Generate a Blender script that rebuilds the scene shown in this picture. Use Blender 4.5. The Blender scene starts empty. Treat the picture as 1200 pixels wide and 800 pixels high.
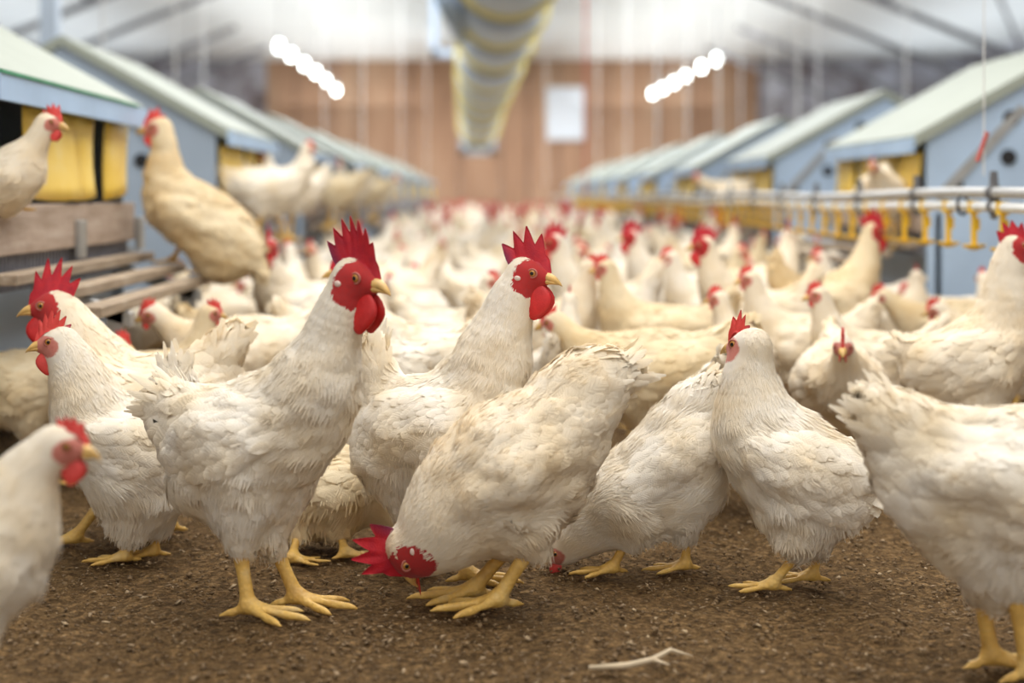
import bpy, math, random
import numpy as np
from mathutils import Vector, Matrix

sc = bpy.context.scene
COL = sc.collection
random.seed(7)
RNG = np.random.default_rng(11)

# ------------------------------------------------------------------ camera
F_PX, PX0, PY0, CAMH = 1700.0, 570.0, 230.0, 0.62
cam_d = bpy.data.cameras.new('camera')
cam = bpy.data.objects.new('camera', cam_d)
COL.objects.link(cam)
cam.location = (0, 0, CAMH)
cam.rotation_euler = (math.pi / 2, 0, 0)
cam_d.sensor_width = 36
cam_d.lens = F_PX / 1200 * 36
cam_d.shift_x = (600 - PX0) / 1200
cam_d.shift_y = -(400 - PY0) / 1200
cam_d.dof.use_dof = True
cam_d.dof.focus_distance = 2.32
cam_d.dof.aperture_fstop = 1.95
cam_d.clip_end = 200
sc.camera = cam

# ------------------------------------------------------------------ light
w = bpy.data.worlds.new('world')
sc.world = w
w.use_nodes = True
w.node_tree.nodes['Background'].inputs[0].default_value = (1.0, 0.965, 0.91, 1)
w.node_tree.nodes['Background'].inputs[1].default_value = 0.78


def area_light(name, loc, sx, sy, power, color=(1, 1, 1), up=False):
    d = bpy.data.lights.new(name, 'AREA')
    d.shape = 'RECTANGLE'
    d.size, d.size_y = sx, sy
    d.energy = power
    d.color = color
    o = bpy.data.objects.new(name, d)
    COL.objects.link(o)
    o.location = loc
    if up:
        o.rotation_euler = (math.pi, 0, 0)
    return o


area_light('overhead_light', (0.3, 4.5, 3.5), 3.5, 9.0, 350, (1.0, 0.975, 0.93))
area_light('overhead_light', (0.3, 16.5, 3.6), 6.0, 12.0, 800, (0.96, 0.98, 1.0))
area_light('lamp_row_uplight', (-3.05, 20, 2.7), 3.2, 26, 230, (0.97, 0.99, 1.0), up=True)
area_light('lamp_row_uplight', (3.7, 20, 2.7), 3.2, 26, 230, (0.97, 0.99, 1.0), up=True)
area_light('side_bay_fill', (-8.0, 18, 1.9), 3.0, 26, 300, (0.86, 0.93, 1.0), up=True)  # unseen upward fill on both sides, added to brighten bays and roof deck
area_light('side_bay_fill', (8.6, 18, 1.9), 3.0, 26, 300, (0.86, 0.93, 1.0), up=True)
area_light('far_light', (0.3, 27.5, 3.5), 9.0, 6.0, 800, (0.98, 0.98, 1.0))

sc.view_settings.view_transform = 'Standard'
sc.view_settings.look = 'None'
sc.view_settings.exposure = 0.22
sc.view_settings.gamma = 1
sc.view_settings.use_curve_mapping = False
sc.cycles.use_denoising = True
sc.cycles.max_bounces = 6
sc.cycles.diffuse_bounces = 4
sc.cycles.transparent_max_bounces = 4


# ------------------------------------------------------------------ materials
def new_mat(name):
    m = bpy.data.materials.new(name)
    m.use_nodes = True
    nt = m.node_tree
    return m, nt, nt.nodes['Principled BSDF']


def N(nt, kind, **kw):
    n = nt.nodes.new(kind)
    for k, v in kw.items():
        setattr(n, k, v)
    return n


def math_node(nt, op, a, b=None, c=None, clamp=False):
    n = nt.nodes.new('ShaderNodeMath')
    n.operation = op
    n.use_clamp = clamp
    for i, v in enumerate((a, b, c)):
        if v is None:
            continue
        if isinstance(v, (int, float)):
            n.inputs[i].default_value = v
        else:
            nt.links.new(v, n.inputs[i])
    return n.outputs[0]


def mix_col(nt, fac, a, b, blend='MIX'):
    n = nt.nodes.new('ShaderNodeMix')
    n.data_type = 'RGBA'
    n.blend_type = blend
    for sock, v in ((n.inputs[0], fac), (n.inputs[6], a), (n.inputs[7], b)):
        if isinstance(v, (int, float)):
            sock.default_value = v
        elif isinstance(v, tuple):
            sock.default_value = (*v[:3], 1)
        else:
            nt.links.new(v, sock)
    return n.outputs[2]


def noise(nt, scale, detail=3, coord='Object', vec=None, rough=0.55, stretch=None):
    n = N(nt, 'ShaderNodeTexNoise')
    n.inputs['Scale'].default_value = scale
    n.inputs['Detail'].default_value = detail
    n.inputs['Roughness'].default_value = rough
    if vec is None:
        tc = N(nt, 'ShaderNodeTexCoord')
        vec = tc.outputs[coord]
    if stretch:
        mp = N(nt, 'ShaderNodeMapping')
        mp.inputs['Scale'].default_value = stretch
        nt.links.new(vec, mp.inputs[0])
        vec = mp.outputs[0]
    nt.links.new(vec, n.inputs['Vector'])
    return n.outputs['Fac']


def ramp(nt, fac, stops):
    r = N(nt, 'ShaderNodeValToRGB')
    els = r.color_ramp.elements
    while len(els) < len(stops):
        els.new(0.5)
    for e, (p, c) in zip(els, stops):
        e.position = p
        e.color = (*c, 1)
    nt.links.new(fac, r.inputs[0])
    return r.outputs[0]


def bump(nt, bsdf, height, strength=0.3, dist=0.01):
    b = N(nt, 'ShaderNodeBump')
    b.inputs['Strength'].default_value = strength
    b.inputs['Distance'].default_value = dist
    nt.links.new(height, b.inputs['Height'])
    nt.links.new(b.outputs[0], bsdf.inputs['Normal'])


def simple(name, color, rough=0.6, var=0.15, scale=8, metal=0.0, bmp=0.0, dark=None, coord='Object', stretch=None):
    m, nt, b = new_mat(name)
    f = noise(nt, scale, 4, coord, stretch=stretch)
    d = dark if dark else tuple(c * (1 - var) for c in color)
    c = ramp(nt, f, [(0.35, d), (0.65, color)])
    nt.links.new(c, b.inputs['Base Color'])
    b.inputs['Roughness'].default_value = rough
    b.inputs['Metallic'].default_value = metal
    if bmp:
        bump(nt, b, f, bmp, 0.005)
    return m


def plumage(name, skin, skin2, cx, rx, rz, feather_noise=1.0, soft=6.0):
    m, nt, b = new_mat(name)
    L = nt.links
    oi = N(nt, 'ShaderNodeObjectInfo')
    n1 = noise(nt, 9, 3)
    n2 = noise(nt, 38, 3)
    base = mix_col(nt, ramp(nt, n1, [(0.38, (0, 0, 0)), (0.68, (1, 1, 1))]), (1.0, 0.98, 0.94), (0.92, 0.81, 0.62))
    ti = N(nt, 'ShaderNodeAttribute', attribute_name='tint')
    base = mix_col(nt, math_node(nt, 'MULTIPLY', ti.outputs['Fac'], 0.42), base, (0.96, 0.85, 0.66))
    # stains and litter dust on the feathers
    spot = ramp(nt, n2, [(0.66, (0, 0, 0)), (0.78, (1, 1, 1))])
    base = mix_col(nt, math_node(nt, 'MULTIPLY', spot, 0.35), base, (0.62, 0.46, 0.28))
    fu = N(nt, 'ShaderNodeAttribute', attribute_name='fuv')
    sx = N(nt, 'ShaderNodeSeparateXYZ')
    L.new(fu.outputs['Vector'], sx.inputs[0])
    # faint barb lines on every feather
    ax = math_node(nt, 'ABSOLUTE', sx.outputs[0])
    ph = math_node(nt, 'SUBTRACT', math_node(nt, 'MULTIPLY', sx.outputs[1], 60.0), math_node(nt, 'MULTIPLY', ax, 14.0))
    barb = math_node(nt, 'MULTIPLY_ADD', math_node(nt, 'SINE', ph), 0.5, 0.5)
    base = mix_col(nt, math_node(nt, 'MULTIPLY', barb, 0.10 * feather_noise), base, (0.80, 0.72, 0.58))
    base = mix_col(nt, 1.0, base, oi.outputs['Color'], 'MULTIPLY')
    # bare skin of the face
    hd = N(nt, 'ShaderNodeAttribute', attribute_name='hd')
    hx = N(nt, 'ShaderNodeSeparateXYZ')
    L.new(hd.outputs['Vector'], hx.inputs[0])
    n3 = noise(nt, 160, 2)
    n4 = noise(nt, 60, 3)
    wob = math_node(nt, 'ADD', math_node(nt, 'MULTIPLY_ADD', n3, 0.5, -0.25), math_node(nt, 'MULTIPLY_ADD', n4, 1.0, -0.5))
    ex = math_node(nt, 'POWER', math_node(nt, 'DIVIDE', math_node(nt, 'SUBTRACT', hx.outputs[0], cx), rx), 2.0)
    ez = math_node(nt, 'POWER', math_node(nt, 'ABSOLUTE', math_node(nt, 'DIVIDE', math_node(nt, 'ADD', hx.outputs[2], 0.12), rz)), 2.0)
    d = math_node(nt, 'ADD', math_node(nt, 'ADD', ex, ez), wob)
    mask = math_node(nt, 'MULTIPLY_ADD', d, -soft, soft + 0.5, clamp=True)
    face = mix_col(nt, n3, skin, skin2)
    base = mix_col(nt, mask, base, face)
    L.new(base, b.inputs['Base Color'])
    b.inputs['Roughness'].default_value = 0.75
    b.inputs['Specular IOR Level'].default_value = 0.2
    b.inputs['Sheen Weight'].default_value = 0.15
    bump(nt, b, math_node(nt, 'ADD', math_node(nt, 'MULTIPLY', n2, 1.0), math_node(nt, 'MULTIPLY', barb, 0.25)), 0.25, 0.004)
    tr = N(nt, 'ShaderNodeBsdfTranslucent')
    L.new(base, tr.inputs[0])
    mx = N(nt, 'ShaderNodeMixShader')
    mx.inputs[0].default_value = 0.22
    L.new(b.outputs[0], mx.inputs[1])
    L.new(tr.outputs[0], mx.inputs[2])
    L.new(mx.outputs[0], nt.nodes['Material Output'].inputs[0])
    return m


M = {}
M['rooster'] = plumage('rooster_plumage', (0.62, 0.035, 0.035), (0.45, 0.05, 0.05), 0.45, 1.12, 1.12)
M['hen'] = plumage('hen_plumage', (0.72, 0.31, 0.25), (0.62, 0.17, 0.13), 0.68, 0.85, 0.66, soft=3.0)
M['dusty'] = M['hen']


def flesh(name, c1, c2, rough=0.45):
    m, nt, b = new_mat(name)
    n = noise(nt, 55, 4)
    c = ramp(nt, n, [(0.3, c2), (0.7, c1)])
    cu = N(nt, 'ShaderNodeAttribute', attribute_name='cu')
    c = mix_col(nt, math_node(nt, 'MULTIPLY_ADD', cu.outputs['Fac'], 5.0, -4.1, clamp=True), c, (0.16, 0.035, 0.11))
    nt.links.new(c, b.inputs['Base Color'])
    b.inputs['Roughness'].default_value = rough
    b.inputs['Subsurface Weight'].default_value = 0.15
    b.inputs['Subsurface Radius'].default_value = (0.01, 0.002, 0.001)
    b.inputs['Subsurface Scale'].default_value = 0.4
    bump(nt, b, noise(nt, 420, 3), 0.35, 0.002)
    return m


M['comb'] = flesh('comb_red', (0.62, 0.018, 0.030), (0.42, 0.010, 0.03))
M['comb_hen'] = flesh('comb_light_red', (0.78, 0.07, 0.06), (0.62, 0.05, 0.04))
M['wattle'] = flesh('wattle_red', (0.68, 0.022, 0.022), (0.50, 0.014, 0.015), 0.4)
M['beak'] = simple('beak_horn', (0.80, 0.50, 0.16), 0.4, 0.35, 60)
M['nostril'] = simple('nostril_dark', (0.10, 0.05, 0.03), 0.6)
M['earlobe'] = simple('earlobe_pale', (0.85, 0.66, 0.58), 0.5)


def leg_mat():
    m, nt, b = new_mat('leg_yellow_scales')
    tc = N(nt, 'ShaderNodeTexCoord')
    v = N(nt, 'ShaderNodeTexVoronoi')
    v.inputs['Scale'].default_value = 170
    nt.links.new(tc.outputs['Object'], v.inputs['Vector'])
    n = noise(nt, 30, 4)
    c = ramp(nt, n, [(0.3, (0.62, 0.36, 0.08)), (0.55, (0.85, 0.54, 0.13)), (0.8, (0.80, 0.60, 0.28))])
    c = mix_col(nt, math_node(nt, 'MULTIPLY', v.outputs['Distance'], 0.35), c, (0.45, 0.27, 0.10))
    nt.links.new(c, b.inputs['Base Color'])
    b.inputs['Roughness'].default_value = 0.5
    bump(nt, b, v.outputs['Distance'], 0.5, 0.002)
    return m


M['leg'] = leg_mat()
M['claw'] = simple('claw_horn', (0.72, 0.62, 0.45), 0.45, 0.3, 60)


def eye_mat(name, iris):
    m, nt, b = new_mat(name)
    at = N(nt, 'ShaderNodeAttribute', attribute_name='er')
    c = ramp(nt, at.outputs['Fac'], [(0.0, (0.008, 0.006, 0.005)), (0.40, (0.008, 0.006, 0.005)), (0.48, iris), (0.78, iris), (0.86, (0.30, 0.07, 0.05))])
    nt.links.new(c, b.inputs['Base Color'])
    b.inputs['Roughness'].default_value = 0.08
    return m


M['eye'] = eye_mat('eye_orange', (0.45, 0.20, 0.04))
M['eye_rim'] = simple('eye_rim', (0.50, 0.16, 0.12), 0.5)

M['steel'] = simple('galvanised_steel', (0.42, 0.42, 0.41), 0.45, 0.2, 20, metal=0.5)
M['steel_dark'] = simple('dark_steel', (0.16, 0.16, 0.17), 0.6, 0.3, 10)
M['truss'] = simple('grey_truss_steel', (0.22, 0.22, 0.24), 0.6, 0.3, 4)
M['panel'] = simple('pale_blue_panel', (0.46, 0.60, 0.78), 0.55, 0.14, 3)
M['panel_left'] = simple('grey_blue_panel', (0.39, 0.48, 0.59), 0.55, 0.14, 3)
M['roof'] = simple('pale_green_roof', (0.34, 0.375, 0.32), 0.6, 0.10, 3)
M['fascia'] = simple('blue_white_fascia', (0.42, 0.58, 0.80), 0.5, 0.12, 6)
M['green'] = simple('green_seal', (0.06, 0.32, 0.16), 0.6, 0.3, 20)
M['black'] = simple('black_rubber_and_holes', (0.012, 0.012, 0.014), 0.6, 0.3, 20)
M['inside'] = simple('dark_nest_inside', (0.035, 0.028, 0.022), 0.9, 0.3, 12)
M['dark'] = simple('underside_dark', (0.05, 0.05, 0.06), 0.8, 0.3, 12)
M['brush'] = simple('brush_bristles', (0.30, 0.30, 0.34), 0.6, 0.3, 40)
M['wire'] = simple('white_cord', (0.78, 0.78, 0.76), 0.6, 0.1, 40)
M['redrope'] = simple('red_cord', (0.55, 0.12, 0.10), 0.7, 0.2, 40)
M['pvc'] = simple('white_pipe', (0.82, 0.84, 0.84), 0.35, 0.08, 12)
M['pvcgrey'] = simple('grey_pipe', (0.46, 0.46, 0.45), 0.4, 0.15, 12)
M['cup'] = simple('yellow_plastic', (0.90, 0.56, 0.02), 0.4, 0.12, 30)
M['hoop'] = simple('yellow_hoop', (0.80, 0.68, 0.25), 0.5, 0.15, 20)
M['duct'] = simple('blue_grey_duct_fabric', (0.36, 0.44, 0.58), 0.6, 0.35, 3)
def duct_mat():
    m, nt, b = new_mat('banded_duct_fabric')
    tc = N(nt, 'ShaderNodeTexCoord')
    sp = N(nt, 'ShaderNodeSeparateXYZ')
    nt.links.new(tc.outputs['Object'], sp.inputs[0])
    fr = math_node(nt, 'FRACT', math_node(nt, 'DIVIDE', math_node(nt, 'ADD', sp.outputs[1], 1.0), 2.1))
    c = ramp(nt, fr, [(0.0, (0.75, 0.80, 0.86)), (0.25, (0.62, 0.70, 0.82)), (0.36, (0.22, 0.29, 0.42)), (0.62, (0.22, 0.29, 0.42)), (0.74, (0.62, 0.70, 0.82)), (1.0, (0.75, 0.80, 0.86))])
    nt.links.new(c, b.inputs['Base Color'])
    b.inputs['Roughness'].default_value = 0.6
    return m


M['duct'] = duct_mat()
M['ductend'] = simple('pale_duct_collar', (0.55, 0.62, 0.70), 0.5, 0.2, 6)
M['post'] = simple('pale_blue_post', (0.55, 0.65, 0.78), 0.5, 0.12, 5)
M['notice'] = simple('white_notice', (0.72, 0.78, 0.84), 0.5, 0.06, 3)


def yellow_flap():
    m, nt, b = new_mat('yellow_flap')
    tc = N(nt, 'ShaderNodeTexCoord')
    f = noise(nt, 7, 4)
    c = ramp(nt, f, [(0.3, (0.80, 0.52, 0.05)), (0.6, (0.88, 0.64, 0.16)), (0.8, (0.86, 0.70, 0.32))])
    nt.links.new(c, b.inputs['Base Color'])
    b.inputs['Roughness'].default_value = 0.55
    return m


M['flap'] = yellow_flap()


def weathered(name, c1, c2, c3, sx):
    m, nt, b = new_mat(name)
    a = noise(nt, 9, 5, stretch=sx)
    bb = noise(nt, 45, 3)
    c = ramp(nt, a, [(0.3, c1), (0.55, c2), (0.75, c3)])
    c = mix_col(nt, math_node(nt, 'MULTIPLY', bb, 0.4), c, (0.20, 0.14, 0.09))
    nt.links.new(c, b.inputs['Base Color'])
    b.inputs['Roughness'].default_value = 0.85
    bump(nt, b, a, 0.5, 0.004)
    return m


M['slat'] = weathered('weathered_slat_wood', (0.24, 0.18, 0.12), (0.40, 0.31, 0.22), (0.52, 0.44, 0.34), (6, 0.7, 6))
M['board'] = weathered('weathered_board_wood', (0.32, 0.24, 0.18), (0.46, 0.36, 0.29), (0.55, 0.46, 0.39), (6, 0.6, 5))


def brown_wall():
    m, nt, b = new_mat('brown_board_wall')
    a = noise(nt, 1.1, 4, stretch=(1.6, 1, 0.35))
    bb = noise(nt, 5, 4, stretch=(3.0, 1, 0.2))
    c = ramp(nt, a, [(0.3, (0.32, 0.18, 0.105)), (0.5, (0.42, 0.25, 0.15)), (0.7, (0.52, 0.36, 0.24))])
    c = mix_col(nt, math_node(nt, 'MULTIPLY', bb, 0.3), c, (0.28, 0.17, 0.11))
    nt.links.new(c, b.inputs['Base Color'])
    b.inputs['Roughness'].default_value = 0.8
    return m


M['wall_brown'] = brown_wall()
M['wall_grey'] = simple('grey_mottled_wall', (0.66, 0.67, 0.74), 0.8, 0.3, 1.6, dark=(0.20, 0.16, 0.16))
M['ceiling'] = simple('white_ceiling_sheet', (0.82, 0.85, 0.84), 0.6, 0.08, 0.5)
M['roofdeck'] = simple('grey_roof_deck', (0.74, 0.76, 0.80), 0.8, 0.3, 0.5, dark=(0.34, 0.33, 0.36))


def litter_mat():
    m, nt, b = new_mat('brown_litter')
    a = noise(nt, 5, 5, rough=0.6)
    f = noise(nt, 70, 6, rough=0.7)
    g = noise(nt, 190, 3, rough=0.6)
    c = ramp(nt, f, [(0.32, (0.062, 0.036, 0.016)), (0.5, (0.17, 0.105, 0.047)), (0.66, (0.29, 0.19, 0.092)), (0.8, (0.50, 0.37, 0.22))])
    c = mix_col(nt, ramp(nt, a, [(0.35, (0, 0, 0)), (0.7, (0.55, 0.55, 0.55))]), c, (0.145, 0.088, 0.040))
    c = mix_col(nt, ramp(nt, g, [(0.66, (0, 0, 0)), (0.74, (0.5, 0.5, 0.5))]), c, (0.50, 0.38, 0.24))
    tc = N(nt, 'ShaderNodeTexCoord')
    hs_ = []
    for sc_, amt in ((95, 0.55), (210, 0.45)):
        v = N(nt, 'ShaderNodeTexVoronoi')
        v.inputs['Scale'].default_value = sc_
        wv = N(nt, 'ShaderNodeVectorMath', operation='ADD')
        wn = N(nt, 'ShaderNodeTexNoise')
        wn.inputs['Scale'].default_value = 60
        nt.links.new(tc.outputs['Object'], wn.inputs['Vector'])
        ws = N(nt, 'ShaderNodeVectorMath', operation='SCALE')
        ws.inputs['Scale'].default_value = 0.012
        nt.links.new(wn.outputs['Color'], ws.inputs[0])
        nt.links.new(tc.outputs['Object'], wv.inputs[0])
        nt.links.new(ws.outputs[0], wv.inputs[1])
        nt.links.new(wv.outputs[0], v.inputs['Vector'])
        sepc = N(nt, 'ShaderNodeSeparateColor')
        nt.links.new(v.outputs['Color'], sepc.inputs[0])
        k_ = ramp(nt, sepc.outputs[0], [(0.0, (0.45, 0.42, 0.38)), (0.5, (1.0, 0.97, 0.92)), (1.0, (1.75, 1.70, 1.60))])
        c = mix_col(nt, amt, c, k_, 'MULTIPLY')
        hs_.append((v.outputs['Distance'], sepc.outputs[1]))
    nt.links.new(c, b.inputs['Base Color'])
    b.inputs['Roughness'].default_value = 0.95
    b.inputs['Specular IOR Level'].default_value = 0.15
    hh = math_node(nt, 'ADD', f, math_node(nt, 'MULTIPLY', g, 0.5))
    hh = math_node(nt, 'ADD', hh, math_node(nt, 'MULTIPLY', hs_[0][1], 0.6))
    hh = math_node(nt, 'SUBTRACT', hh, math_node(nt, 'MULTIPLY', hs_[0][0], 0.5))
    bump(nt, b, hh, 1.0, 0.014)
    return m


M['litter'] = litter_mat()
M['chip'] = simple('wood_shaving', (0.46, 0.34, 0.20), 0.9, 0.5, 60, dark=(0.20, 0.13, 0.07))
M['clod'] = simple('dark_litter_clod', (0.26, 0.17, 0.085), 0.95, 0.5, 90, dark=(0.10, 0.062, 0.030))
M['straw'] = simple('pale_straw', (0.62, 0.50, 0.34), 0.8, 0.3, 30)


def lamp_mat():
    m = bpy.data.materials.new('lit_lamp')
    m.use_nodes = True
    nt = m.node_tree
    nt.nodes.remove(nt.nodes['Principled BSDF'])
    e = N(nt, 'ShaderNodeEmission')
    e.inputs[0].default_value = (0.92, 1.0, 0.97, 1)
    e.inputs[1].default_value = 14
    nt.links.new(e.outputs[0], nt.nodes['Material Output'].inputs[0])
    return m


M['lamp'] = lamp_mat()


def window_mat():
    m = bpy.data.materials.new('bright_window')
    m.use_nodes = True
    nt = m.node_tree
    nt.nodes.remove(nt.nodes['Principled BSDF'])
    e = N(nt, 'ShaderNodeEmission')
    e.inputs[0].default_value = (0.80, 0.92, 1.0, 1)
    e.inputs[1].default_value = 2.2
    nt.links.new(e.outputs[0], nt.nodes['Material Output'].inputs[0])
    return m


M['window'] = window_mat()


# ------------------------------------------------------------------ mesh helpers
class Geo:
    def __init__(s):
        s.v, s.f, s.m = [], [], []

    def add(s, V, Fc, mi=0):
        o = len(s.v)
        s.v += [tuple(p) for p in V]
        s.f += [tuple(i + o for i in f) for f in Fc]
        s.m += [mi] * len(Fc)

    def box(s, x0, x1, y0, y1, z0, z1, mi=0, b=0.0):
        V = [(x, y, z) for x in (x0, x1) for y in (y0, y1) for z in (z0, z1)]
        s.add(V, [(0, 1, 3, 2), (4, 6, 7, 5), (0, 4, 5, 1), (2, 3, 7, 6), (0, 2, 6, 4), (1, 5, 7, 3)], mi)

    def tube(s, pts, rad, n=12, mi=0, cap=True):
        P = [Vector(p) for p in pts]
        R = [rad] * len(P) if isinstance(rad, (int, float)) else list(rad)
        V, up = [], None
        for i, p in enumerate(P):
            d = (P[min(i + 1, len(P) - 1)] - P[max(i - 1, 0)]).normalized()
            if up is None:
                up = Vector((0, 0, 1)) if abs(d.z) < 0.9 else Vector((1, 0, 0))
            a = d.cross(up).normalized()
            up = a.cross(d).normalized()
            for k in range(n):
                t = 2 * math.pi * k / n
                V.append(p + (a * math.cos(t) + up * math.sin(t)) * R[i])
        Fc = []
        for i in range(len(P) - 1):
            for k in range(n):
                k2 = (k + 1) % n
                Fc.append((i * n + k, i * n + k2, (i + 1) * n + k2, (i + 1) * n + k))
        if cap:
            Fc.append(tuple(range(n))[::-1])
            Fc.append(tuple((len(P) - 1) * n + k for k in range(n)))
        s.add(V, Fc, mi)

    def prism(s, poly, axis, a, b, mi=0):
        """poly in the two other axes, extruded along axis from a to b"""
        n = len(poly)

        def pt(q, t):
            if axis == 'x':
                return (t, q[0], q[1])
            if axis == 'y':
                return (q[0], t, q[1])
            return (q[0], q[1], t)
        V = [pt(q, a) for q in poly] + [pt(q, b) for q in poly]
        Fc = [tuple(range(n)), tuple(range(2 * n - 1, n - 1, -1))]
        for k in range(n):
            k2 = (k + 1) % n
            Fc.append((k, k + n, k2 + n, k2))
        s.add(V, Fc, mi)

    def build(s, name, mats, parent=None, smooth=False, bevel=0.0):
        me = bpy.data.meshes.new(name)
        me.from_pydata(s.v, [], s.f)
        if not isinstance(mats, (list, tuple)):
            mats = [mats]
        for mt in mats:
            me.materials.append(mt)
        me.polygons.foreach_set('material_index', s.m)
        if smooth:
            me.polygons.foreach_set('use_smooth', [True] * len(me.polygons))
        me.update()
        import bmesh
        bm = bmesh.new()
        bm.from_mesh(me)
        bmesh.ops.recalc_face_normals(bm, faces=bm.faces)
        bm.to_mesh(me)
        bm.free()
        o = bpy.data.objects.new(name, me)
        COL.objects.link(o)
        if parent:
            o.parent = parent
        if bevel:
            md = o.modifiers.new('bevel', 'BEVEL')
            md.width = bevel
            md.segments = 2
        return o


def tag(o, label=None, cat=None, group=None, kind=None):
    if label:
        o['label'] = label
    if cat:
        o['category'] = cat
    if group:
        o['group'] = group
    if kind:
        o['kind'] = kind
    return o


def empty(name, loc=(0, 0, 0), rz=0.0):
    o = bpy.data.objects.new(name, None)
    o.empty_display_size = 0.05
    COL.objects.link(o)
    o.location = loc
    o.rotation_euler = (0, 0, rz)
    return o


def copy_tree(o, parent=None):
    c = o.copy()
    COL.objects.link(c)
    if parent is not None:
        c.parent = parent
    for ch in list(o.children):
        copy_tree(ch, c)
    return c


def W3(px, py, D):
    return ((px - PX0) / F_PX * D, D, CAMH - (py - PY0) / F_PX * D)


# ------------------------------------------------------------------ implicit surfaces
class VNoise:
    def __init__(s, seed, n=32):
        s.n = n
        s.t = np.random.default_rng(seed).uniform(-1, 1, (n, n, n))

    def __call__(s, P):
        i = np.floor(P).astype(int)
        f = P - i
        f = f * f * (3 - 2 * f)
        n = s.n
        out = 0
        for dx in (0, 1):
            wx = f[:, 0] if dx else 1 - f[:, 0]
            for dy in (0, 1):
                wy = f[:, 1] if dy else 1 - f[:, 1]
                for dz in (0, 1):
                    wz = f[:, 2] if dz else 1 - f[:, 2]
                    out = out + wx * wy * wz * s.t[(i[:, 0] + dx) % n, (i[:, 1] + dy) % n, (i[:, 2] + dz) % n]
        return out


def catmull(pts, sub):
    pts = np.asarray(pts, float)
    if len(pts) < 3 or sub <= 1:
        return pts
    out = []
    n = len(pts)
    for i in range(n - 1):
        p0 = pts[max(i - 1, 0)]
        p1, p2 = pts[i], pts[i + 1]
        p3 = pts[min(i + 2, n - 1)]
        for k in range(sub):
            t = k / sub
            out.append(0.5 * ((2 * p1) + (-p0 + p2) * t + (2 * p0 - 5 * p1 + 4 * p2 - p3) * t * t + (-p0 + 3 * p1 - 3 * p2 + p3) * t ** 3))
    out.append(pts[-1])
    return np.array(out)


class SDF:
    def __init__(s):
        s.chains = []
        s.noise = None

    def chain(s, pts, sy=1.0, flow=1, fs=0.04, sub=3, k=0.02):
        """pts rows: x, y, z, r ; flow +1 = feathers point along the chain"""
        A = catmull(pts, sub)
        if np.isscalar(fs):
            fs = np.full(len(A), fs)
        else:
            fs = np.interp(np.linspace(0, 1, len(A)), np.linspace(0, 1, len(fs)), fs)
        s.chains.append((A, sy, flow, fs, k))

    def __call__(s, P, info=False):
        out = None
        if info:
            fl = np.zeros_like(P)
            ws = np.zeros(len(P))
            fsz = np.zeros(len(P))
        for A, sy, flow, fs, k in s.chains:
            Q = P.copy()
            Q[:, 1] /= sy
            best = np.full(len(P), 1e9)
            for i in range(len(A) - 1):
                a, b = A[i, :3].copy(), A[i + 1, :3].copy()
                t3 = b - a
                a[1] /= sy
                b[1] /= sy
                ba = b - a
                L2 = max(ba @ ba, 1e-9)
                h = np.clip(((Q - a) @ ba) / L2, 0, 1)
                d = np.sqrt((((Q - a) - h[:, None] * ba) ** 2).sum(1)) - (A[i, 3] * (1 - h) + A[i + 1, 3] * h)
                if info:
                    wgt = np.exp(-np.clip(d, -0.05, 1) / 0.012)
                    td = t3 / max(np.linalg.norm(t3), 1e-6) * flow
                    fl += wgt[:, None] * td
                    ws += wgt
                    fsz += wgt * (fs[i] * (1 - h) + fs[i + 1] * h)
                best = np.minimum(best, d)
            if out is None:
                out = best
            else:
                h = np.maximum(k - np.abs(out - best), 0) / k
                out = np.minimum(out, best) - h * h * k * 0.25
        if s.noise is not None:
            out = out + s.noise(P)
        if info:
            return out, fl, fsz / np.maximum(ws, 1e-12)
        return out

    def grad(s, P, e=0.002):
        g = np.stack([s(P + np.eye(3)[i] * e) - s(P - np.eye(3)[i] * e) for i in range(3)], 1)
        return g / np.maximum(np.linalg.norm(g, axis=1, keepdims=True), 1e-9)

    def bounds(s):
        lo = np.min([(A[:, :3] - A[:, 3:4]).min(0) for A, *_ in s.chains], 0)
        hi = np.max([(A[:, :3] + A[:, 3:4]).max(0) for A, *_ in s.chains], 0)
        return lo - 0.02, hi + 0.02


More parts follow.
